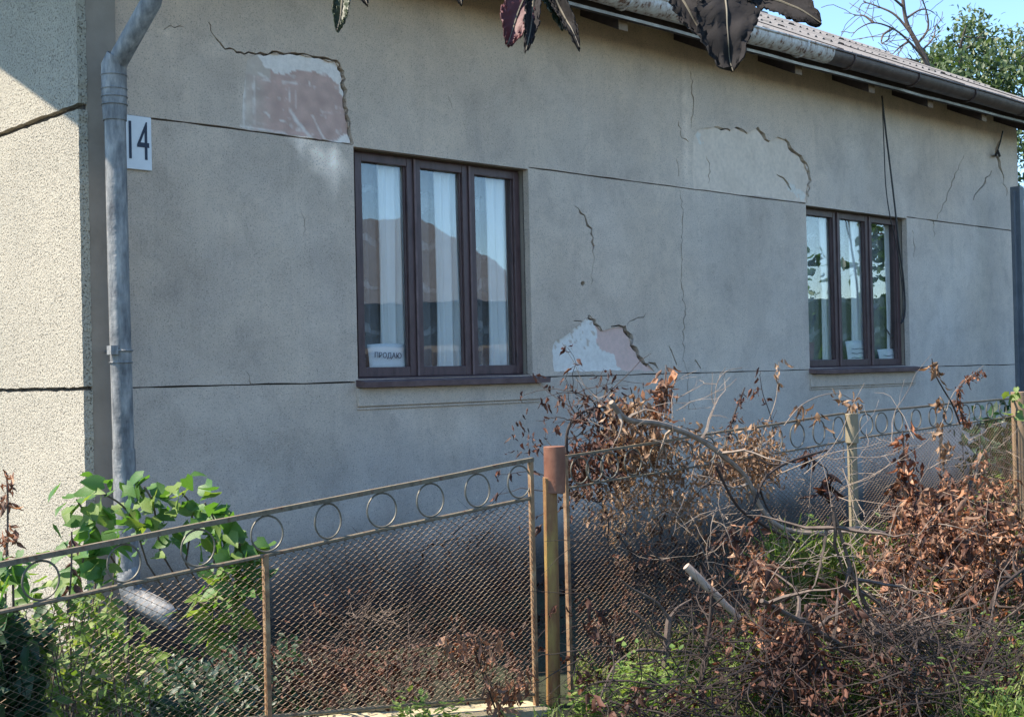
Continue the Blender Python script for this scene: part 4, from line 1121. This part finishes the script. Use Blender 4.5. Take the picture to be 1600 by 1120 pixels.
tag(under.build('shade_undergrowth', M['dead_dark']), 'low withered undergrowth added as shade over the soil behind the foot of the nearest fence panel', 'undergrowth', kind='stuff')
low = Cloud()  # shade low in the heap painted in with the dark leaf material
for a in ((1290,1000,80,50,70,3.2,3.45,.05), (1230,1040,50,60,60,3.3,3.5,.05), (1360,1060,110,55,90,3.4,3.75,.045), (1500,1070,120,50,130,3.5,3.9,.045), (1560,1015,60,50,60,3.3,3.7,.045), (1160,1000,40,50,26,3.0,3.2,.045), (1130,960,40,40,20,2.7,3.0,.045), (1040,1090,120,30,30,3.2,3.5,.04), (935,1000,34,80,30,2.46,2.65,.05)):
    loose(low, *a)
tag(low.build('dark_leaf_heap', M['dead_dark']), 'brown leaves at the bottom of the heap, its shade put into their dark colour', 'dead leaves', kind='stuff')

# --- fine twigs tangled through the heap
def tangle(cx, cy, rx, ry, n, nd0, nd1, L, r0=.0022, up=.3, wob=.16):
    for _ in range(n):
        p = hit(cx+random.uniform(-rx, rx), cy+random.uniform(-ry, ry), random.uniform(nd0, nd1))
        if p.z < .04: p.z = random.uniform(.03, .1)
        d = U*random.uniform(-1, 1)+N*random.gauss(0, .25)+Vector((0, 0, random.gauss(0, up)))
        w = walk(p, d, L*random.uniform(.35, 1.1), 8, wob, .01)
        tm.tube(w, taper(r0*random.uniform(.6, 1.7), .0008, 9), 4, cap=False)
        for q in (3, 5):
            if random.random() < .5: 
                w2 = walk(w[q], (w[q+1]-w[q]).normalized()+rv(.5), L*.3*random.uniform(.4, 1), 4, .18); tm.tube(w2, taper(r0*.6, .0007, 5), 3, cap=False)
tm = MB()
for a in ((1480,740,120,60,26,2.55,2.8,.6,.0018), (1540,700,60,40,16,2.5,2.8,.5,.0018), (1500,860,120,70,22,2.9,3.2,.5,.0018), (1280,780,90,70,18,2.55,2.8,.6,.0018), (1180,840,90,60,18,2.6,2.9,.5,.0018), (1330,890,80,50,16,2.9,3.2,.5,.0016), (1050,650,90,40,22,2.3,2.5,.4,.0016), (1440,930,120,40,18,3.1,3.4,.5,.0018), (1100,760,70,50,18,2.45,2.6,.4,.0016)):
    tangle(*a)
tag(tm.build('pale_twig_tangle', M['twig_pale']), 'tangle of thin pale twigs through the heap', 'twigs', kind='stuff')
tm = MB()
for a in ((1300,1040,140,60,170,3.2,3.6,.6), (1500,1060,130,50,230,3.4,3.95,.55), (1120,1000,80,80,60,2.8,3.2,.5), (960,1060,70,60,46,2.6,3.1,.45), (1450,1000,130,30,60,3.3,3.5,.6), (1200,930,60,60,30,2.8,3.1,.5), (1000,900,70,100,30,2.46,2.7,.4), (640,960,190,80,90,.3,1.4,.45), (760,890,70,60,40,.4,1.4,.4), (640,1040,200,45,150,1.4,2.3,.35)):
    tangle(*a)
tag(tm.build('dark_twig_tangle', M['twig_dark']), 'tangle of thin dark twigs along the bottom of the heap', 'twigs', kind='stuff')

# --- grass and weeds
def blades(n, region, h, wid=.006, lean=.35):
    P = []; F = []; k = 0
    V = np.zeros((n*6, 3), np.float32)
    for i in range(n):
        b = region()
        hh = h*random.uniform(.4, 1.2); a = random.uniform(0, 6.28); w = wid*random.uniform(.6, 1.3)
        sx, sy = math.cos(a)*w, math.sin(a)*w; lx, ly = random.gauss(0, lean)*hh, random.gauss(0, lean)*hh
        V[k] = (b[0]-sx, b[1]-sy, b[2]); V[k+1] = (b[0]+sx, b[1]+sy, b[2])
        V[k+2] = (b[0]-sx*.8+lx*.35, b[1]-sy*.8+ly*.35, b[2]+hh*.55); V[k+3] = (b[0]+sx*.8+lx*.35, b[1]+sy*.8+ly*.35, b[2]+hh*.55)
        V[k+4] = (b[0]-sx*.1+lx, b[1]-sy*.1+ly, b[2]+hh*.95); V[k+5] = (b[0]+sx*.1+lx, b[1]+sy*.1+ly, b[2]+hh)
        F.append((k, k+1, k+3, k+2)); F.append((k+2, k+3, k+5, k+4)); k += 6
    me = bpy.data.meshes.new('grass'); me.from_pydata([tuple(v) for v in V], [], F); me.update(); return me
def strip_region(t0, t1, n0, n1, dens=None):
    def f():
        while True:
            p = W(random.uniform(t0, t1), random.uniform(n0, n1), 0)
            if noise.noise(Vector((p.x*1.6, p.y*1.6, 6)))+.35 > random.random(): return (p.x, p.y, -.01)
    return f
def px_region(x0, x1, y0, y1, n0, n1):
    def f():
        p = hit(random.uniform(x0, x1), random.uniform(y0, y1), random.uniform(n0, n1)); return (p.x, p.y, max(0, p.z-.08))
    return f
tR0, tR1 = tz(900, 900, NF)[0], tz(1600, 800, NF)[0]
def joined(meshes, name, mat):
    bm = bmesh.new()
    for me in meshes: bm.from_mesh(me)
    me = bpy.data.meshes.new(name); bm.to_mesh(me); bm.free(); return link_mesh(name, me, mat)
g = joined([blades(11000, strip_region(1.5, tR1+1, 2.2, 4.6), .17), blades(3500, strip_region(4.2, tR1+1, 1.7, 2.4), .30, .007), blades(2500, strip_region(-2, 3.5, 2.5, 3.6), .12), blades(900, strip_region(1.2, 3.5, 2.2, 2.4), .12), blades(1600, px_region(1200, 1410, 850, 960, 2.5, 2.75), .2)], 'grass', M['grass'])
tag(g, 'green grass growing through and behind the heap of branches', 'grass', kind='stuff')
wd = Cloud()
def weeds(n, reg, h, size):
    for _ in range(n):
        b = Vector(reg()); hh = h*random.uniform(.3, 1.2)
        for q in range(random.randint(3, 6)):
            z = hh*(q+1)/5; a = random.uniform(0, 6.28)
            wd.add(random.choice(V_SMALL), b+Vector((random.gauss(0, .015), random.gauss(0, .015), z)), (math.cos(a), math.sin(a), random.uniform(-.2, .5)), size*random.uniform(.6, 1.3), (0, 0, 1))
weeds(1500, strip_region(1.4, tR1, 2.45, 4.4), .20, .036); weeds(160, strip_region(4.8, tR1, 1.9, 2.35), .45, .06); weeds(120, strip_region(.3, 3.2, 2.5, 3.0), .15, .038)
weeds(90, px_region(960, 1060, 1030, 1090, 3.0, 3.2), .15, .038); weeds(120, px_region(1130, 1200, 1000, 1060, 3.0, 3.2), .15, .038); weeds(90, px_region(1380, 1420, 830, 900, 2.5, 2.7), .12, .038)
weeds(40, px_region(620, 720, 1090, 1120, 2.5, 2.6), .10, .045); weeds(40, px_region(890, 940, 1080, 1110, 2.7, 2.8), .12, .038)
weeds(260, px_region(1205, 1400, 840, 945, 2.5, 2.75), .16, .042); weeds(120, px_region(1330, 1480, 900, 985, 2.9, 3.1), .10, .04); weeds(60, px_region(1280, 1420, 1010, 1090, 3.3, 3.5), .10, .04)
tag(wd.build('weeds', M['green_lit']), 'bright green weeds showing through gaps in the heap', 'weeds', kind='stuff')
lt = Cloud()
rgn = strip_region(.2, tR1, .2, 1.5)
for _ in range(2600):
    b = Vector(rgn()); lt.add(random.choice(V_SMALLDEAD), b+Vector((0, 0, random.uniform(.01, .04))), rv(1)*Vector((1, 1, .3)), .05*random.uniform(.5, 1.3), (random.gauss(0, .3), random.gauss(0, .3), 1))
tag(lt.build('leaf_litter', M['dead_dark']), 'fallen dead leaves on the shaded soil between fence and wall', 'leaf litter', kind='stuff')

iv = Cloud()  # dark plants added to stand in for shaded ground
for _ in range(420):
    p = hit(random.uniform(215, 470), random.uniform(985, 1125), random.uniform(.9, 2.3)); p.z = max(.02, min(p.z, .16))*random.uniform(.3, 1)
    for _ in range(5): iv.add(random.choice(V_SMALL), p+rv(.05), rv(.7), random.uniform(.03, .07), Vector((-.3, -.4, .8))+rv(.5))
tag(iv.build('shade_ground_cover', M['green_dark']), 'dark creeping leaves added as shade on the ground around the rain pipe outlet', 'ground cover', kind='stuff')

# --- leafy climber at the foot of the rain pipe: every leaf its own
vine_o = empty('leafy_climber', W(.35, .8, 0), 'bushy climber with bright heart-shaped leaves at the foot of the rain pipe', 'plant')
LEAF_ME = []
for i, (v, f) in enumerate(V_GREEN):
    me = bpy.data.meshes.new('leaf'); me.from_pydata([tuple(x) for x in v], [], [tuple(int(q) for q in y) for y in f]); me.update(); me.shade_smooth(); me.materials.append(M['green']); LEAF_ME.append(me)
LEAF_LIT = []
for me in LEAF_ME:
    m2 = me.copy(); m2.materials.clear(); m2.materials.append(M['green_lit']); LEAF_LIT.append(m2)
def put_leaf(me, parent, p, d, size, nrm, name='leaf'):
    d = Vector(d).normalized(); x = d.cross(Vector(nrm))
    if x.length < 1e-4: x = d.orthogonal()
    x.normalize(); z = x.cross(d)
    R = Matrix((x, d, z)).transposed()
    o = link_mesh(name, me, None, parent)
    o.matrix_local = Matrix.LocRotScale(Vector(p)-worigin(parent), R.to_quaternion(), Vector((size,)*3))
    return o
stems = [([(215,960),(230,880),(200,800),(150,765)], [1.4,1.5,1.6,1.7]), ([(235,960),(250,860),(240,790),(225,760)], [1.4,1.5,1.6,1.6]), ([(250,970),(290,880),(300,800),(285,770)], [1.5,1.6,1.7,1.7]),
         ([(260,980),(330,900),(340,830),(320,785)], [1.6,1.8,1.9,1.9]), ([(270,990),(350,940),(385,880),(360,830)], [1.7,1.9,2.0,2.0]), ([(200,970),(180,880),(150,830),(120,780)], [1.5,1.6,1.7,1.8]), ([(300,990),(350,960),(330,940),(390,890)], [1.8,1.9,2.0,2.05]), ([(310,985),(365,950),(345,900),(392,870)], [1.8,1.9,2.0,2.0]), ([(300,985),(310,940),(350,955),(340,975)], [1.8,1.9,2.0,2.0]), ([(180,960),(150,900),(130,880),(135,860)], [1.6,1.7,1.8,1.8])]
def px_of(p):
    q = CAM_ROT.transposed() @ (Vector(p)-EYE); return (800+FPX*q.x/-q.z, 560-FPX*q.y/-q.z)
def hides_outlet(p):
    x, y = px_of(p); return 195 < x < 300 and 915 < y < 1000
n_leaf = 0
for px, nds in stems:
    pts = spline(px[1:], nds[1:], 10); quota = n_leaf+29
    m = MB(); m.tube([Vector((pts[0].x, pts[0].y, 0))+U*(.42 if px_of(pts[0])[0] > 190 else -.1)]+pts, .004, 5); m.build('stem', M['twig_mid'], vine_o, True)
    for i, p in enumerate(reversed(pts)):
        for _ in range(2 if i < 12 else 1):
            if n_leaf >= quota: break
            q = p+Vector([max(-.07, min(.07, x)) for x in rv(.05)])
            if hides_outlet(q): continue
            sz = random.uniform(.055, .105)
            d = Vector((random.gauss(0, .6), random.gauss(0, .6)-.25, random.uniform(-.95, .15)))
            nrm = Vector((-.5, -.45, .75))+rv(.35)
            put_leaf(random.choice(LEAF_ME if random.random() < .7 else LEAF_LIT), vine_o, q, d, sz, nrm); n_leaf += 1
# weedy shrub left, behind the fence
sh = empty('weedy_shrub', W(-.6, 2.0, 0), 'low weedy shrub with small pale green leaves behind the fence at lower left', 'shrub')
cl = Cloud(); m = MB()
for _ in range(120):
    x, y = random.uniform(0, 245), random.uniform(935, 1115)
    p = hit(x, y, random.uniform(1.7, 2.3)); p.z = max(p.z, .05)
    if hides_outlet(p): continue
    b = Vector((p.x+random.gauss(0, .1), p.y+random.gauss(0, .1), 0)); w = [b, b.lerp(p, .5)+rv(.03), p]
    m.tube(w, [.004, .003, .002], 4)
    for _ in range(9):
        cl.add(random.choice(V_SMALL), p+rv(.05), rv(.7)+Vector((0, 0, -.3)), random.uniform(.04, .075), Vector((-.4, -.4, .8))+rv(.4))
m.build('stems', M['twig_mid'], sh, True)['kind'] = 'stuff'; cl.build('leaves', M['green_lit'], sh, 'stuff')
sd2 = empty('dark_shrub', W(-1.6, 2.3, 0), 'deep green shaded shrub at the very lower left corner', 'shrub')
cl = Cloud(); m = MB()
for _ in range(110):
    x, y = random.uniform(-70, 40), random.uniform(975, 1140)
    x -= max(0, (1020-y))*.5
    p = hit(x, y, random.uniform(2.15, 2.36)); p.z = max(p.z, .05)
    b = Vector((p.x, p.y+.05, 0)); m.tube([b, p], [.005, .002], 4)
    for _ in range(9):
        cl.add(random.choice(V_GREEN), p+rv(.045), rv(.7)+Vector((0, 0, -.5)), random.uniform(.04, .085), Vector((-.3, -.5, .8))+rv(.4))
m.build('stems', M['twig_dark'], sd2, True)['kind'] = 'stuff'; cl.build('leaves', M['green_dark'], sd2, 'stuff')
for (x0, y0, n, lab, nd_, sz) in ((20, 890, 26, 'small leafy sprig behind the first ring at the left edge', 2.25, .07), (200, 1010, 10, 'low leafy sprig before the rain pipe outlet', 2.2, .06)):
    o = empty('leafy_sprig', Vector((hit(x0, y0, nd_).x, hit(x0, y0, nd_).y, 0)), lab, 'plant')
    m = MB(); p = hit(x0, y0, nd_); m.tube([Vector((p.x, p.y, 0)), p], .004, 5); m.build('stem', M['twig_mid'], o, True)
    for _ in range(n):
        put_leaf(random.choice(LEAF_ME), o, hit(x0+random.gauss(0, 22), y0+random.gauss(0, 16), nd_+random.uniform(-.08, .08)), rv(.6)+Vector((0, -.2, -.4)), sz*random.uniform(.7, 1.3), Vector((-.5, -.4, .8))+rv(.4))
branch_thing('dry_stalk', [(8,960),(10,880),(12,820),(12,770),(10,738)], 2.0, .004, .003, 'dry stalk with hanging withered leaves at the left edge before the sunlit wall', 'twig_mid', 0, leaves=((10,750,9),(14,765,8),(5,785,6),(18,830,6),(5,835,5),(28,845,5),(14,855,6)), lsize=.045, sprd=.014, tall=1.7, leafmat_='dead', cat='stalk')
branch_thing('dry_stalk', [(105,960),(110,915),(112,870),(112,830)], 2.1, .003, .003, 'thin dry stalk with narrow seed pods left of the climber', 'twig_mid', 0, leaves=((112,840,2),(110,910,3),(112,885,2)), lsize=.06, sprd=.008, leafmat_='dead_dark', cat='stalk')
sg = empty('leafy_sprig', Vector((hit(1585, 640, NF+.1).x, hit(1585, 640, NF+.1).y, .0)), 'sprig of pale green leaves on the wooden post at the right edge', 'plant')
m = MB(); m.tube([Vector((hit(1588, 690, NF+.1).x, hit(1588, 690, NF+.1).y, 0)), hit(1588, 640, NF+.1)], .004, 5); m.build('stem', M['twig_mid'], sg, True)
for _ in range(12):
    put_leaf(random.choice(LEAF_LIT), sg, hit(1585+random.gauss(0, 7), 632+random.gauss(0, 12), NF+.1), rv(.7)+Vector((0, -.2, -.3)), random.uniform(.05, .09), Vector((-.5, -.4, .8))+rv(.4))
# dark bush beyond the far end of the fence
bs = empty('dark_bush', hit(1575, 850, 1.2)*Vector((1, 1, 0)), 'dark green bush in the shade behind the end of the fence', 'bush')
cl = Cloud(); m = MB()
for _ in range(120):
    p = hit(random.gauss(1575, 32), random.uniform(660, 800), random.uniform(1.0, 2.2)); p.z = max(.05, p.z)
    m.tube([Vector((p.x, p.y, 0)), p], [.006, .003], 4)
    for _ in range(8): cl.add(random.choice(V_SMALL), p+rv(.08), rv(.7), random.uniform(.05, .10))
m.build('stems', M['twig_dark'], bs, True)['kind'] = 'stuff'; cl.build('leaves', M['green_dark'], bs, 'stuff')

# ================================================================== trees
def at_depth(x, y, Z):
    d = CAM_ROT @ Vector(((x-800)/FPX, -(y-560)/FPX, -1.0)); return EYE + d*Z
def px_tree(name, label, Z, trunk_px, limbs_px, r0, mat, clumps=(), leafm=None, size=.12, seed=1, twigs=0, tl=.6, V=V_SMALL):
    random.seed(seed)
    base = at_depth(trunk_px[0][0], trunk_px[0][1], Z)
    o = empty(name, Vector((base.x, base.y, 0)), label, 'tree')
    def curve(px, zs=0):
        P = [at_depth(x, y, Z+zs*i/len(px)) for i, (x, y) in enumerate(px)]; out = []
        for i in range(len(P)-1):
            p0, p1, p2, p3 = P[max(i-1, 0)], P[i], P[i+1], P[min(i+2, len(P)-1)]
            for q in range(5):
                s = q/5; out.append(.5*((2*p1)+(p2-p0)*s+(2*p0-5*p1+4*p2-p3)*s*s+(3*p1-p0-3*p2+p3)*s**3))
        out.append(P[-1]); return out
    tp = curve(trunk_px); tp[0] = Vector((base.x, base.y, -.05))
    m = MB(); m.tube(tp, taper(r0, r0*.35, len(tp)), 10); m.build('trunk', M[mat], o, True)
    m = MB()
    for lp in limbs_px:
        c = curve(lp, random.uniform(-1.5, 1.5)); m.tube(c, taper(r0*.34, r0*.07, len(c)), 6, cap=False)
        for _ in range(twigs):
            i = random.randrange(2, len(c)-1); w = walk(c[i], (c[i+1]-c[i]).normalized()+rv(.6), tl*random.uniform(.4, 1.2), 6, .2, -.02); m.tube(w, taper(r0*.08, .006, 7), 4, cap=False)
    if limbs_px: m.build('limbs', M[mat], o, True)
    if clumps:
        cl = Cloud()
        for (cx, cy, rx, ry, n, dz) in clumps:
            for _ in range(n):
                while True:
                    a = rv(.5)
                    if .15 < a.length < 1: break
                c = at_depth(cx+a.x*rx, cy+a.z*ry, Z+a.y*dz)
                for _ in range(16): cl.add(random.choice(V), c+rv(.16), rv(.7)+Vector((0, 0, -.5)), size*random.uniform(.6, 1.3), Vector((-.4, -.3, .9))+rv(.5))
        cl.build('crown', M[leafm], o, 'stuff')
    return o
px_tree('leafy_tree', 'leafy green tree rising behind the roof at the right edge', 26, [(1530,570),(1530,350),(1525,220),(1515,120)], [[(1528,240),(1490,160),(1450,130)], [(1525,200),(1560,120),(1600,90)], [(1520,160),(1500,90),(1510,40)], [(1528,260),(1580,200),(1620,170)], [(1520,180),(1460,100),(1440,80)]], .20, 'bark',
        ((1500,100,60,45,62,2.2), (1470,120,45,30,34,2), (1540,70,45,35,36,2), (1570,110,50,45,48,2.2), (1610,90,40,50,50,2.2), (1530,160,70,40,80,2.2), (1600,200,50,60,70,2.4), (1450,95,22,16,12,1), (1640,260,50,80,80,2.4), (1515,35,20,14,10,1), (1480,75,24,18,14,1)), 'tree_leaf', .13, 5, 3)
px_tree('bare_tree', 'bare dead tree with curling branches behind the roof', 23, [(1475,570),(1470,300),(1452,120),(1436,75),(1415,30),(1408,-40)],
        [[(1447,95),(1420,65),(1395,45),(1365,36),(1342,45),(1330,58)], [(1425,55),(1400,25),(1375,12),(1350,5),(1340,20)], [(1395,45),(1380,55),(1378,68),(1390,60)], [(1432,70),(1450,45),(1445,10),(1430,-20)], [(1440,80),(1458,60),(1462,40)], [(1415,30),(1440,15),(1460,20)], [(1410,10),(1385,-10),(1360,-20)], [(1450,110),(1430,95),(1400,90),(1385,80)], [(1365,36),(1350,25),(1335,25)], [(1420,65),(1405,75),(1395,85)]], .075, 'twig_mid', twigs=7, tl=.7, seed=8)
random.seed(77)
# the tree whose twigs hang into the top of the picture, standing beside us
ot = empty('overhanging_tree', Vector((1.9, .2, 0)), 'tree beside the camera whose large withered leaves hang into the top of the picture', 'tree')
m = MB(); m.tube([Vector((1.9,.2,-.05)), Vector((1.85,.3,1.2)), Vector((1.7,.4,2.4)), Vector((1.75,.5,3.6))], [.13,.10,.08,.05], 12); m.build('trunk', M['bark'], ot, True)
lb = [Vector((1.72,.38,2.2)), Vector((1.2,1.0,2.35)), at_depth(1230,-70,1.75), at_depth(1120,-60,1.75), at_depth(960,-75,1.8), at_depth(820,-62,1.8), at_depth(640,-80,1.85), at_depth(520,-70,1.85)]
m = MB(); m.tube(lb, [.04,.025,.014,.012,.010,.008,.006,.003], 8); m.build('limb', M['bark'], ot, True)
def big_leaf(base, tip, wpx, mat, Z, seed, crumple=.05, jag=.15, fold=.5):
    r = random.Random(seed); a, b = at_depth(*base, Z), at_depth(*tip, Z-.06)
    d = b-a; L = d.length; d.normalize(); back = CAM_ROT @ Vector((0, 0, 1))
    x = d.cross(back).normalized(); z = x.cross(d); w = wpx*Z/FPX/2
    rows, cols = 30, 12; m = MB(); ph = r.uniform(0, 6)
    for i in range(rows+1):
        y = i/rows; hw = w*float(np.interp(y, [0, .12, .4, .68, .86, .95, 1], [.25, .75, 1, .86, .52, .30, .08]))*(1+jag*1.3*noise.noise(Vector((y*9, seed*3, 0))))
        for j in range(cols+1):
            s = j/cols*2-1
            zz = abs(s)*hw*fold + crumple*L*(.5*math.sin(y*7+ph+s*2)+.5*noise.noise(Vector((s*2, y*5, seed)))) + .004*math.sin((y-abs(s)*.25)*60)*abs(s) + .02*L*noise.noise(Vector((s*5, y*11, seed+3)))*abs(s)
            edge = r.uniform(-.22, .04)*hw*s if abs(s) == 1 else 0
            m.v.append(a + d*(L*(y+.03*noise.noise(Vector((s*3, y*6, seed+8))))) + x*(s*hw+edge+.10*w*math.sin(y*5+ph)) + z*zz)
    for i in range(rows):
        for j in range(cols): e = i*(cols+1)+j; m.f.append((e, e+1, e+cols+2, e+cols+1))
    o = m.build('leaf', M[mat], ot, True)
    so = o.modifiers.new('solid', 'SOLIDIFY'); so.thickness = .0012
    mr = MB(); mid = [m.v[i*(cols+1)+cols//2]-back*(-.0015) for i in range(rows+1)]
    mr.tube(mid, taper(.0022, .0006, rows+1), 5); mr.build('midrib', M['midrib'], o, True)
    st = MB(); q = min(lb[2:], key=lambda p: (p-a).length); st.tube([q, q.lerp(a, .5)+Vector((0, 0, .01)), a], [.003, .002, .0018], 5); st.build('leaf_stalk', M['bark'], ot, True)
M['midrib'] = simple('leaf_midrib', (.10, .085, .06), (.16, .14, .10), 20, .7, 0)
M['leaf_red'] = leafmat('withered_red_leaf', [(0, (.10, .025, .03)), (1, (.16, .05, .05))], .2, .6, (1.4, .7, .7))
M['leaf_brown'] = leafmat('withered_dark_leaf', [(0, (.007, .006, .007)), (1, (.016, .012, .012))], .12, .9, (1.2, 1, .9))
M['leaf_olive'] = leafmat('olive_leaf', [(0, (.03, .05, .02)), (1, (.045, .06, .025))], .3, .5)
big_leaf((541,-30), (526,50), 30, 'leaf_olive', 1.85, 1, .03, .05, .5)
big_leaf((835,-30), (790,70), 58, 'leaf_red', 1.8, 2, .04, .06, .45)
big_leaf((838,-20), (822,82), 26, 'leaf_brown', 1.78, 3, .07, .3, .9)
big_leaf((858,-25), (906,78), 26, 'leaf_brown', 1.8, 4, .09, .3, .9)
big_leaf((850,-30), (880,48), 34, 'leaf_olive', 1.83, 8, .05, .15, .8)
big_leaf((1118,-60), (1150,106), 108, 'leaf_brown', 1.75, 5, .10, .3, .15)
big_leaf((1040,-40), (1112,70), 48, 'leaf_brown', 1.78, 6, .05, .1, .6)
big_leaf((1170,-20), (1284,36), 62, 'leaf_brown', 1.75, 7, .05, .14, .4)
big_leaf((560,-30), (575,6), 26, 'leaf_brown', 1.85, 9, .08, .3, .8)
big_leaf((720,-30), (722,5), 24, 'leaf_brown', 1.85, 10, .08, .3, .8)

# ================================================================== what the window glass mirrors: the other side of the garden
nh = empty('neighbour_house', (22, 1.0, 0), 'low house with brown hipped roof mirrored in the larger window', 'house')
M['nwall'] = simple('ochre_render', (.17, .14, .11), (.22, .18, .145), 2, .9, .3)
M['nroof'] = simple('brown_tile_roof', (.105, .098, .095), (.15, .14, .135), 5, .85, .5, 20)
def bx(m, x0, x1, y0, y1, z0, z1):
    return m.hexa([(x0,y0,z0),(x1,y0,z0),(x1,y1,z0),(x0,y1,z0),(x0,y0,z1),(x1,y0,z1),(x1,y1,z1),(x0,y1,z1)])
m = MB(); bx(m, 18, 26, -5, 8.2, 0, 2.9); m.build('wall', M['nwall'], nh)
m = MB(); m.v += [Vector(p) for p in ((17.4,-5.6,2.9),(26.6,-5.6,2.9),(26.6,8.8,2.9),(17.4,8.8,2.9),(22,-2,5.2),(22,5.6,5.2))]
m.f += [(0,3,5,4),(1,4,5,2),(0,4,1),(3,2,5),(0,1,2,3)]; m.build('roof', M['nroof'], nh)
for y in (-4, -.5, 3):
    m = MB(); bx(m, 17.93, 18.02, y, y+1.2, 1.0, 2.3); w_ = m.build('window', M['white_card'], nh)
    m = MB(); bx(m, 17.90, 17.94, y+.1, y+1.1, 1.1, 2.2); m.build('pane', M['ink'], w_)
bf = empty('board_fence', (13, 4, 0), 'dark board fence across the garden mirrored in both windows', 'fence')
bd = MB(); bx(bd, 13.0, 13.025, -.1, .1, .05, 1.8); b0_ = bd.build('board', M['rafter'], bf)
b0_.location = Vector((0, -6, 0))
me_ = b0_.data
for i in range(1, 90):
    o = link_mesh('board', me_, None, bf); o.location = (0, -6+i*.215, random.uniform(-.03, .03))
hd = empty('horizon_hedge', (18, 17, 0), 'tall hedge added across the garden to block the bright horizon mirrored in the smaller window', 'hedge')
cl = Cloud(); hm = MB(); bx(hm, 17.4, 18.2, 9.6, 26, 0, 2.75); hm.build('stems', M['green_dark'], hd)['kind'] = 'stuff'  # solid dark core, added to block the bright horizon in the mirrored view
for _ in range(1100):
    c_ = Vector((random.uniform(17.1, 18.4), random.uniform(9.4, 26), random.uniform(.1, 3.1)*random.uniform(.75, 1.1)))
    for _ in range(6): cl.add(random.choice(V_SMALL), c_+rv(.15), rv(.7), .16*random.uniform(.6, 1.3))
cl.build('leaves', M['green'], hd, 'stuff')
def plain_tree(name, label, x, y, h, cr, n, mat, seed, leaf=.2):
    random.seed(seed)
    o = empty(name, (x, y, 0), label, 'tree')
    m = MB(); m.tube([Vector((x,y,-.05)), Vector((x+.1,y,h*.35)), Vector((x,y+.1,h*.75))], [.2,.14,.05], 9); m.build('trunk', M['bark'], o, True)
    m = MB(); cl = Cloud()
    for _ in range(n):
        a = rv(.5)
        c = Vector((x, y, h*.65))+Vector((a.x*cr, a.y*cr, a.z*h*.35))
        if random.random() < .15: m.tube([Vector((x, y, h*.4)), Vector((x, y, h*.4)).lerp(c, .5)+Vector((0, 0, .2)), c], [.06, .04, .015], 5)
        for _ in range(14): cl.add(random.choice(V_SMALL), c+rv(.22), rv(.7), leaf*random.uniform(.6, 1.3))
    m.build('limbs', M['bark'], o, True); cl.build('crown', M[mat], o, 'stuff')
plain_tree('garden_tree', 'broad garden tree mirrored in the right pane of the smaller window', 21, 18.5, 7.5, 2.6, 320, 'green', 3, .34)
